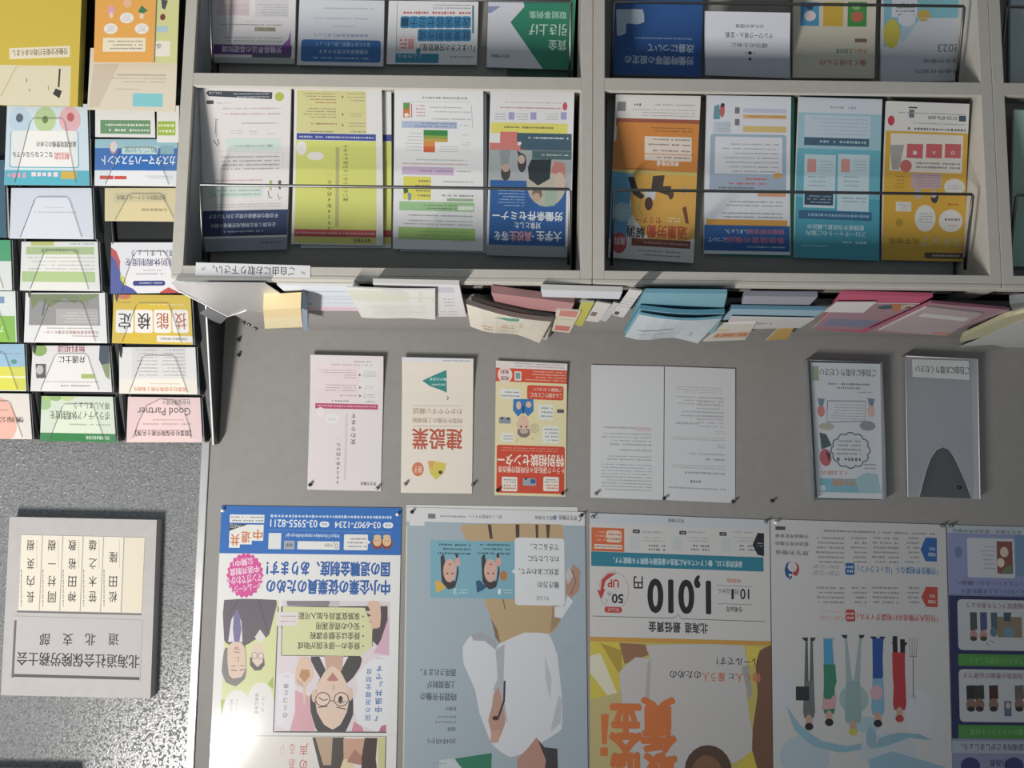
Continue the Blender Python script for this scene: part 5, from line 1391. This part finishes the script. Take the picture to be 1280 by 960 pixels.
PG([(575, 600), (600, 590), (612, 700), (600, 720)], '#a8a4a2'); PG([(235, 580), (248, 570), (240, 760), (225, 700)], '#b4b0ae')
PG([(640, 540), (700, 530), (700, 1100), (610, 1000), (612, 900), (615, 820), (632, 700), (625, 600)], '#7c543a'); PG([(560, 960), (612, 900), (640, 1000), (560, 1010)], '#d8c02c'); PG([(20, 900), (140, 1000), (20, 1000)], '#c8b858')
E(455, 975, 86, 92, '#5a4030'); E(450, 1000, 60, 80, '#8a5c40'); PG([(20, 720), (140, 690), (150, 1000), (20, 1000)], '#c8b878')
T('ルールです！', 484, 566, 638, 594, '#2c2a28', .5); T('働く人', 552, 622, 644, 656, '#d0784c', .9); T('と', 528, 624, 548, 646, '#2c2a28', .5); T('雇う人', 432, 620, 516, 654, '#d0784c', .9); T('のための', 316, 614, 428, 642, '#2c2a28', .5)
T('賃', 215, 715, 335, 905, '#dd7426', 2.0); T('金', 98, 740, 210, 920, '#dd7426', 2.0); PG([(62, 772), (92, 770), (84, 880), (66, 880)], '#dd7426'); R(60, 892, 88, 922, '#dd7426'); T('最低', 105, 915, 335, 1090, '#dd7426', 2.0)
R(20, 498, 700, 514, '#d39a2a')
poster('minimum wage poster with the large black 1,010 and orange characters', [(737, 641), (962, 650), (966, 1060), (738, 1060)], '#d4d1ce')

# 4 helpline poster
fr(950, 640, 3.0)
RR(58, 54, 96, 68, 2, '#4c4c50'); T('労働基準監督署', 58, 84, 184, 98, '#4c4c52', .4); T('都道府県労働局', 58, 112, 184, 128, '#4c4c52', .4); T('厚生労働省', 58, 145, 184, 163, '#4c4c52', .4)
PG([(118, 185), (100, 195), (93, 218), (98, 242), (118, 258), (108, 238), (112, 232), (120, 236), (124, 228), (112, 222), (104, 210), (108, 195)], '#1c4c90'); E(118, 246, 4, 5, '#1c4c90'); PG([(126, 185), (146, 200), (149, 222), (140, 242), (126, 238), (126, 224), (134, 226), (140, 210), (136, 196)], '#b83c3c'); E(128, 232, 4, 5, '#b83c3c')
T('「労働条件相談なら「ほっとライン」', 368, 206, 670, 234, '#2c74b0', .8); RR(322, 192, 358, 238, 8, '#1f62a4'); G(328, 200, 352, 232, 2, '#bcd0e4', .6, 0)
T('「外国人労働者向け相談ダイヤル」', 366, 386, 670, 412, '#c04c40', .8); RR(324, 368, 360, 414, 8, '#bc4038'); G(330, 376, 354, 408, 2, '#e8c0bc', .6, 0)
T('17:00〜22:00', 202, 222, 300, 240, '#8c8e98', .3); T('9:00〜21:00', 202, 200, 300, 214, '#8c8e98', .3); T('10:00〜15:00', 228, 392, 320, 410, '#d89c98', .3); L([(228, 375), (318, 378)], 2, '#d8b0ac')
for pts, c_, y in (([(664, 98), (664, 188), (622, 186), (603, 142), (622, 96)], '#1f66b0', 142), ([(667, 284), (667, 360), (624, 358), (606, 322), (624, 282)], '#c4483a', 320)):
    PG(pts, c_); T('外国語', 632, y + 12, 660, y + 26, '#dfe6ec', .4); T('対応', 636, y - 8, 658, y + 4, '#dfe6ec', .4)
G(240, 70, 660, 84, 1, '#5c5c62', .6, 0)
for y0 in (92, 280):
    n = 6 if y0 == 92 else 4
    for r_ in range(n):
        y = y0 + r_ * 18
        G(545, y, 598, y + 14, 1, '#6a6a70', .6, .4); G(425, y, 522, y + 14, 1, '#6a6a70', .6, .05); G(345, y, 402, y + 14, 1, '#6a6a70', .6, .3); G(215, y, 318, y + 14, 1, '#6a6a70', .6, .1)
# water-colour globe
E(170, 920, 95, 80, '#b4c6d2'); E(480, 900, 110, 70, '#c0ccd6'); E(600, 760, 50, 90, '#d0d4da'); E(85, 680, 30, 70, '#ccd0d8'); PG([(100, 730), (150, 800), (230, 860), (330, 880), (385, 870), (380, 895), (300, 905), (200, 880), (130, 820)], '#8cb8c8'); PG([(430, 890), (450, 850), (520, 830), (600, 835), (650, 860), (560, 850), (480, 880)], '#88b4c6'); E(400, 800, 55, 30, '#a8c4d0'); PG([(410, 930), (500, 900), (700, 960), (420, 1000)], '#90b8cc'); E(420, 850, 20, 40, '#90b4c4')
E(355, 705, 55, 55, '#9cb8b8'); PG([(320, 690), (395, 690), (380, 765), (335, 765)], '#a8b8b4')
def fig(x, hat, hair, top, leg, y0, yk, yh, sh, wdt=16, spread=14):
    PG([(x - spread, y0), (x - spread + 9, y0), (x - 2, yk), (x - wdt, yk)], leg); PG([(x + spread - 9, y0), (x + spread, y0), (x + wdt, yk), (x + 2, yk)], leg)
    PG([(x - wdt, yk - 4), (x + wdt, yk - 4), (x + wdt + 5, yh - 55), (x + wdt, yh - 32), (x - wdt, yh - 32), (x - wdt - 5, yh - 55)], top)
    E(x, yh - 22, 13, 22, '#c8a08c'); E(x, yh, 16, 14, hair)
    PG([(x - spread - 14, y0 - 8), (x - spread + 10, y0 - 8), (x - spread + 9, y0 + 5), (x - spread - 4, y0 + 4)], sh); PG([(x + spread - 10, y0 - 8), (x + spread + 12, y0 - 8), (x + spread + 4, y0 + 6), (x + spread - 8, y0 + 4)], sh)
fig(186, 0, '#2a262a', '#6c706e', '#5c625f', 482, 640, 808, '#2c2c30', 18); RR(136, 658, 186, 710, 3, '#26262a')
fig(262, 0, '#2a2624', '#2c8464', '#5c9cb4', 482, 575, 792, '#9cb4c4', 18, 12); PG([(240, 480), (272, 480), (276, 575), (242, 575)], '#3c9cc8'); PG([(238, 700), (290, 690), (285, 740), (235, 745)], '#d4a0a8'); PG([(240, 575), (285, 575), (290, 640), (270, 705), (245, 705)], '#2c8464')
fig(352, 0, '#c8bc3c', '#8cacac', '#9cb0b0', 472, 640, 828, '#26262a', 26, 32)
fig(445, 0, '#2e2826', '#7cb0cc', '#2450a0', 478, 625, 796, '#26262a', 20, 16); E(440, 680, 24, 28, '#d4a8b4'); PG([(424, 476), (466, 476), (460, 628), (426, 628)], '#2450a0')
fig(526, 0, '#b83c38', '#c03038', '#c03038', 500, 600, 778, '#26262a', 20, 18); R(500, 468, 518, 530, '#26262a'); R(528, 480, 546, 532, '#26262a'); PG([(498, 530), (546, 530), (545, 700), (535, 712), (510, 712), (500, 620)], '#c03038')
L([(577, 705), (576, 545)], 3, '#7c7470'); 
for dx in (-15, -5, 5, 15): L([(576 + dx * .7, 545), (577 + dx, 475)], 2, '#8a8078')
L([(563, 545), (590, 545)], 3, '#8a8078'); L([(566, 700), (577, 680), (588, 702)], 3, '#b88078')
poster('white helpline poster with five standing figures over a watercolour globe', [(963, 649), (1182, 656), (1193, 1060), (968, 1060)], '#cfcdcd')

# 5 cut-off poster
fr(950, 640, 3.0)
R(690, 30, 1500, 90, '#b8c2cc'); T('厚生労働省・都道府県労働局', 722, 66, 985, 80, '#5c6478', .3); R(690, 86, 1500, 316, '#8c98c4'); R(700, 316, 1500, 860, '#2c2f60')
RR(778, 96, 958, 248, 8, '#c8ccd4'); R(890, 108, 950, 232, '#8a4c44'); E(918, 150, 16, 20, '#d8c4b0'); E(905, 190, 14, 18, '#e0d0c0'); PG([(930, 200), (948, 200), (948, 232), (900, 232)], '#6c7c5c'); G(830, 120, 885, 220, 6, '#7c7c88', .3)
R(955, 90, 1500, 250, '#6c94b4'); E(745, 150, 14, 22, '#6c80a8'); T('ハラスメントのない職場へ', 735, 258, 1000, 275, '#5c3c74', .4); T('メンタルヘルス不調を防ぐ', 755, 288, 1000, 306, '#34406c', .5)
for y0, y1 in ((330, 522), (592, 788)): RR(742 + (y0 - 330) * .03, y0, 1300, y1, 16, '#c4c8cc')
T('職場環境づくりを進めよう', 775, 340, 1010, 362, '#8c4c5c', .5); T('雇用環境の整備が必要です', 762, 602, 1010, 624, '#8c4c5c', .5)
for x, c_ in ((802, '#4c5450'), (840, '#4c5484')): PG([(x - 14, 375), (x + 12, 375), (x + 14, 440), (x - 12, 445)], c_); E(x, 462, 15, 20, '#b88c80'); E(x, 474, 13, 9, '#4c3c3c')
PG([(866, 376), (890, 376), (900, 440), (870, 450)], '#4c6474'); R(892, 392, 985, 470, '#8c7c64'); E(878, 450, 14, 18, '#5c7c94'); E(935, 450, 22, 20, '#6c90a4'); PG([(915, 376), (945, 376), (940, 410), (918, 408)], '#3c5468'); L([(850, 488), (860, 500)], 3, '#a06c60'); L([(865, 480), (880, 490)], 3, '#a06c60')
for x, c_ in ((792, '#33302f'), (825, '#3c3a3c'), (878, '#4c2c28'), (975, '#6c6460')): PG([(x - 18, 650), (x + 16, 648), (x + 18, 700), (x - 16, 705)], c_); E(x, 722, 18, 24, '#8c6c5c'); E(x, 738, 15, 10, '#33302f')
R(918, 708, 945, 765, '#5c6c8c'); E(932, 725, 9, 12, '#c8b0a4')
R(745, 535, 1300, 580, '#4c9440'); T('ハラスメントを防止しよう', 790, 545, 1010, 570, '#74b468', .6); R(748, 800, 1300, 850, '#4c9440'); T('職場のハラスメント対策', 790, 812, 1010, 836, '#74b468', .6)
R(715, 856, 1400, 1300, '#8c94b4'); R(715, 860, 1400, 905, '#aab4c0'); T('相談場所をさがしましょう。', 758, 868, 1010, 894, '#3c4464', .6); E(790, 950, 36, 30, '#3c3c78'); E(955, 950, 36, 30, '#3c3c78'); T('行為者', 865, 928, 930, 954, '#2c3060', .8)
poster('navy and lilac poster with green bands cut off by the picture edge', [(1184, 656), (1402, 662), (1420, 1060), (1193, 1060)], '#7f88b0')

# ------------------------------------------------------------------ plaques on the speckled wall
YW = YB + .02


def plaque(label, q, th=.036):
    t = thing('name_plaque', label, 'plaque', tuple(P(*q[2], YW)))
    YP = YW - th
    c = [P(x, y, YP) for x, y in q]
    a = [(c[0] + c[3]) / 2, (c[1] + c[2]) / 2]
    vs = [Vector((v.x, YP, v.z)) for v in c]
    vs += [v + Vector((0, th, 0)) for v in vs]
    from_pyd('plaque_board', vs, [(0, 1, 2, 3), (7, 6, 5, 4), (0, 4, 5, 1), (1, 5, 6, 2), (2, 6, 7, 3), (3, 7, 4, 0)], PLAQ, t)
    return t, YP


t, YP = plaque('grey name plaque with black group name and five cream name strips', [(12, 646), (196, 650), (188, 873), (1, 869)])


def on_plaque(name, quad, dy, base, th=.0008):
    o = sheet(name, None, None, quad, YP - dy, YP - dy, base=base, th=th)
    o.parent = t; o.location = o.location - t.location
    return o


fr(0, 650, 4.171)
R(0, 515, 9999, 1200, '#c4bec1')
fr(0, 600, 2.668)
T('北海道社会保険労務士会', 58, 578, 466, 624, '#3c3838', .8)
for s, x0, x1 in (('道', 362, 396), ('北', 286, 320), ('支', 210, 244), ('部', 134, 168)): T(s, x0, 512, x1, 552, '#3c3838', .7)
R(46, 652, 466, 662, '#5c5a5a'); R(43, 468, 51, 658, '#6c6a6a')
on_plaque('title_panel', [(18, 770), (178, 775), (175, 852), (14, 848)], .0009, '#c4bec1')
strips = [('松', '田', ' ', '隆'), ('笹', '木', '之', '雄'), ('神', '田', '裕', '教'), ('岡', '村', '一', '樹'), ('長', '内', '英', '樹')]
sx = [(340, 406), (272, 338), (204, 270), (136, 202), (64, 134)]
for (a, b), nm in zip(sx, strips):
    fr(0, 600, 2.668)
    ys = (372, 320, 262, 200) if nm[2] != ' ' else (372, 320, 0, 240)
    for ch, y in zip(nm, ys):
        if ch == ' ': continue
        k = 0 if ch != '一' else 16.5
        T(ch, a + 24 - (0 if a > 100 else -2), y + k, a + 50, y + 36 - k, '#3e3a34', .4)
    for q in range(22):
        R(a + 5, 300 + q * 5.6, a + 9, 303.5 + q * 5.6 - (q % 3) * .7, '#6c675c')
        if q < 16: R(a + 57, 200 + q * 6, a + 60, 203 + q * 6, '#b8b09c')
    fr(0, 0, 1)
    X0, X1 = a / 2.668, b / 2.668
    sk = .6
    on_plaque('name_strip', [(X0 + 3, 668 + X0 * .022), (X1 + 3 - .5, 668 + X1 * .022), (X1 - 1.5, 762 + X1 * .022), (X0 - 1, 762 + X0 * .022)], .0012, '#efe6d2', .0016)
on_plaque('name_strip', [(156, 671.5), (181, 672), (177, 766), (152.5, 765.5)], .0012, '#eadfc6', .0016)
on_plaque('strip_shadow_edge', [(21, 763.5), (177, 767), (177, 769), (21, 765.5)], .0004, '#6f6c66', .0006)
t2, _ = plaque('second grey plaque of which only the underside edge shows at the picture corner', [(-90, 968), (84, 970), (80, 1190), (-100, 1185)], th=.06)

# ------------------------------------------------------------------ pins


def pin(px, py, m, label, Y=YB - .004, r=.0052):
    c = P(px, py, Y)
    prof = [(0, 0), (r * .9, 0), (r, -.0015), (r * .55, -.003), (r * .5, -.007), (r * .85, -.009), (r * .8, -.0112), (0, -.0122)]
    vs, fs = [], []
    for q, y in prof:
        for k in range(10):
            a = 2 * math.pi * k / 10
            vs.append((q * math.cos(a), y, q * math.sin(a)))
    for i in range(len(prof) - 1):
        for k in range(10):
            fs.append((i * 10 + k, i * 10 + (k + 1) % 10, (i + 1) * 10 + (k + 1) % 10, (i + 1) * 10 + k))
    me = bpy.data.meshes.new('push_pin')
    me.from_pydata(vs, [], fs)
    bm = bmesh.new(); bm.from_mesh(me); bmesh.ops.remove_doubles(bm, verts=bm.verts, dist=1e-6); bmesh.ops.recalc_face_normals(bm, faces=bm.faces); bm.to_mesh(me); bm.free()
    for p in me.polygons: p.use_smooth = True
    o = link('push_pin', me, None, m)
    o.location = c
    tag(o, label, 'pin', 'push pins on the grey board')


for px, py, m, l in (
        (388, 606, PIN_B, 'black pin in the free corner of the pink striped leaflet'), (472, 610, PIN_S, 'grey pin in the other top corner of the pink striped leaflet'),
        (396, 445, PIN_S, 'grey pin at the foot of the pink striped leaflet'), (507, 605, PIN_S, 'steel pin in the cream leaflet beside its round orange badge'),
        (591, 606, PIN_S, 'steel pin in the corner of the cream leaflet beside the orange-red one'), (622, 613, PIN_B, 'black pin in the corner of the orange-red leaflet beside the cream one'),
        (703, 617, PIN_B, 'black pin in the corner of the orange-red leaflet beside the small-print sheets'), (745, 617, PIN_S, 'steel pin in the outer corner of the small-print sheets'),
        (830, 623, PIN_B, 'black pin where the two small-print sheets meet'), (916, 627, PIN_B, 'black pin in the last corner of the small-print sheets'),
        (279, 638, PIN_W, 'white pin in the blue head band at the board edge'), (497, 643, PIN_W, 'white pin in the blue head band beside the light blue poster'),
        (515, 640, PIN_B, 'black pin in the light blue poster beside the blue head band'), (727, 644, PIN_B, 'black pin in the light blue poster beside the minimum wage poster'),
        (741, 646, PIN_S, 'grey pin in the minimum wage poster beside the light blue poster'), (957, 652, PIN_S, 'grey pin in the minimum wage poster beside the helpline poster'),
        (969, 653, PIN_W, 'white pin in the helpline poster beside the minimum wage poster'), (1177, 657, PIN_S, 'grey pin in the helpline poster beside the lilac poster'),
        (1188, 657, PIN_S, 'grey pin in the corner of the lilac poster'), (965, 626, PIN_B, 'black pin alone on the board above the gap between two posters'),
        (1198, 609, PIN_B, 'black pin holding the empty clear holder'),
        (305, 404, PIN_S, 'spare grey pin stuck in the board nearest the clear holder'), (312, 406, PIN_S, 'spare grey pin in the board, middle of three in a slanting row'),
        (320, 411, PIN_S, 'spare grey pin in the board nearest the card holder'), (299, 425, PIN_B, 'spare black pin in the shade beside the stand'), (299, 444, PIN_B, 'spare black pin farther up the shade beside the stand')):
    pin(px, py, m, l, Y=YB - (.0 if (py < 450 or py == 626) and px != 396 else (.034 if px == 1198 else .004)), r=.0052)
bpy.context.view_layer.update()
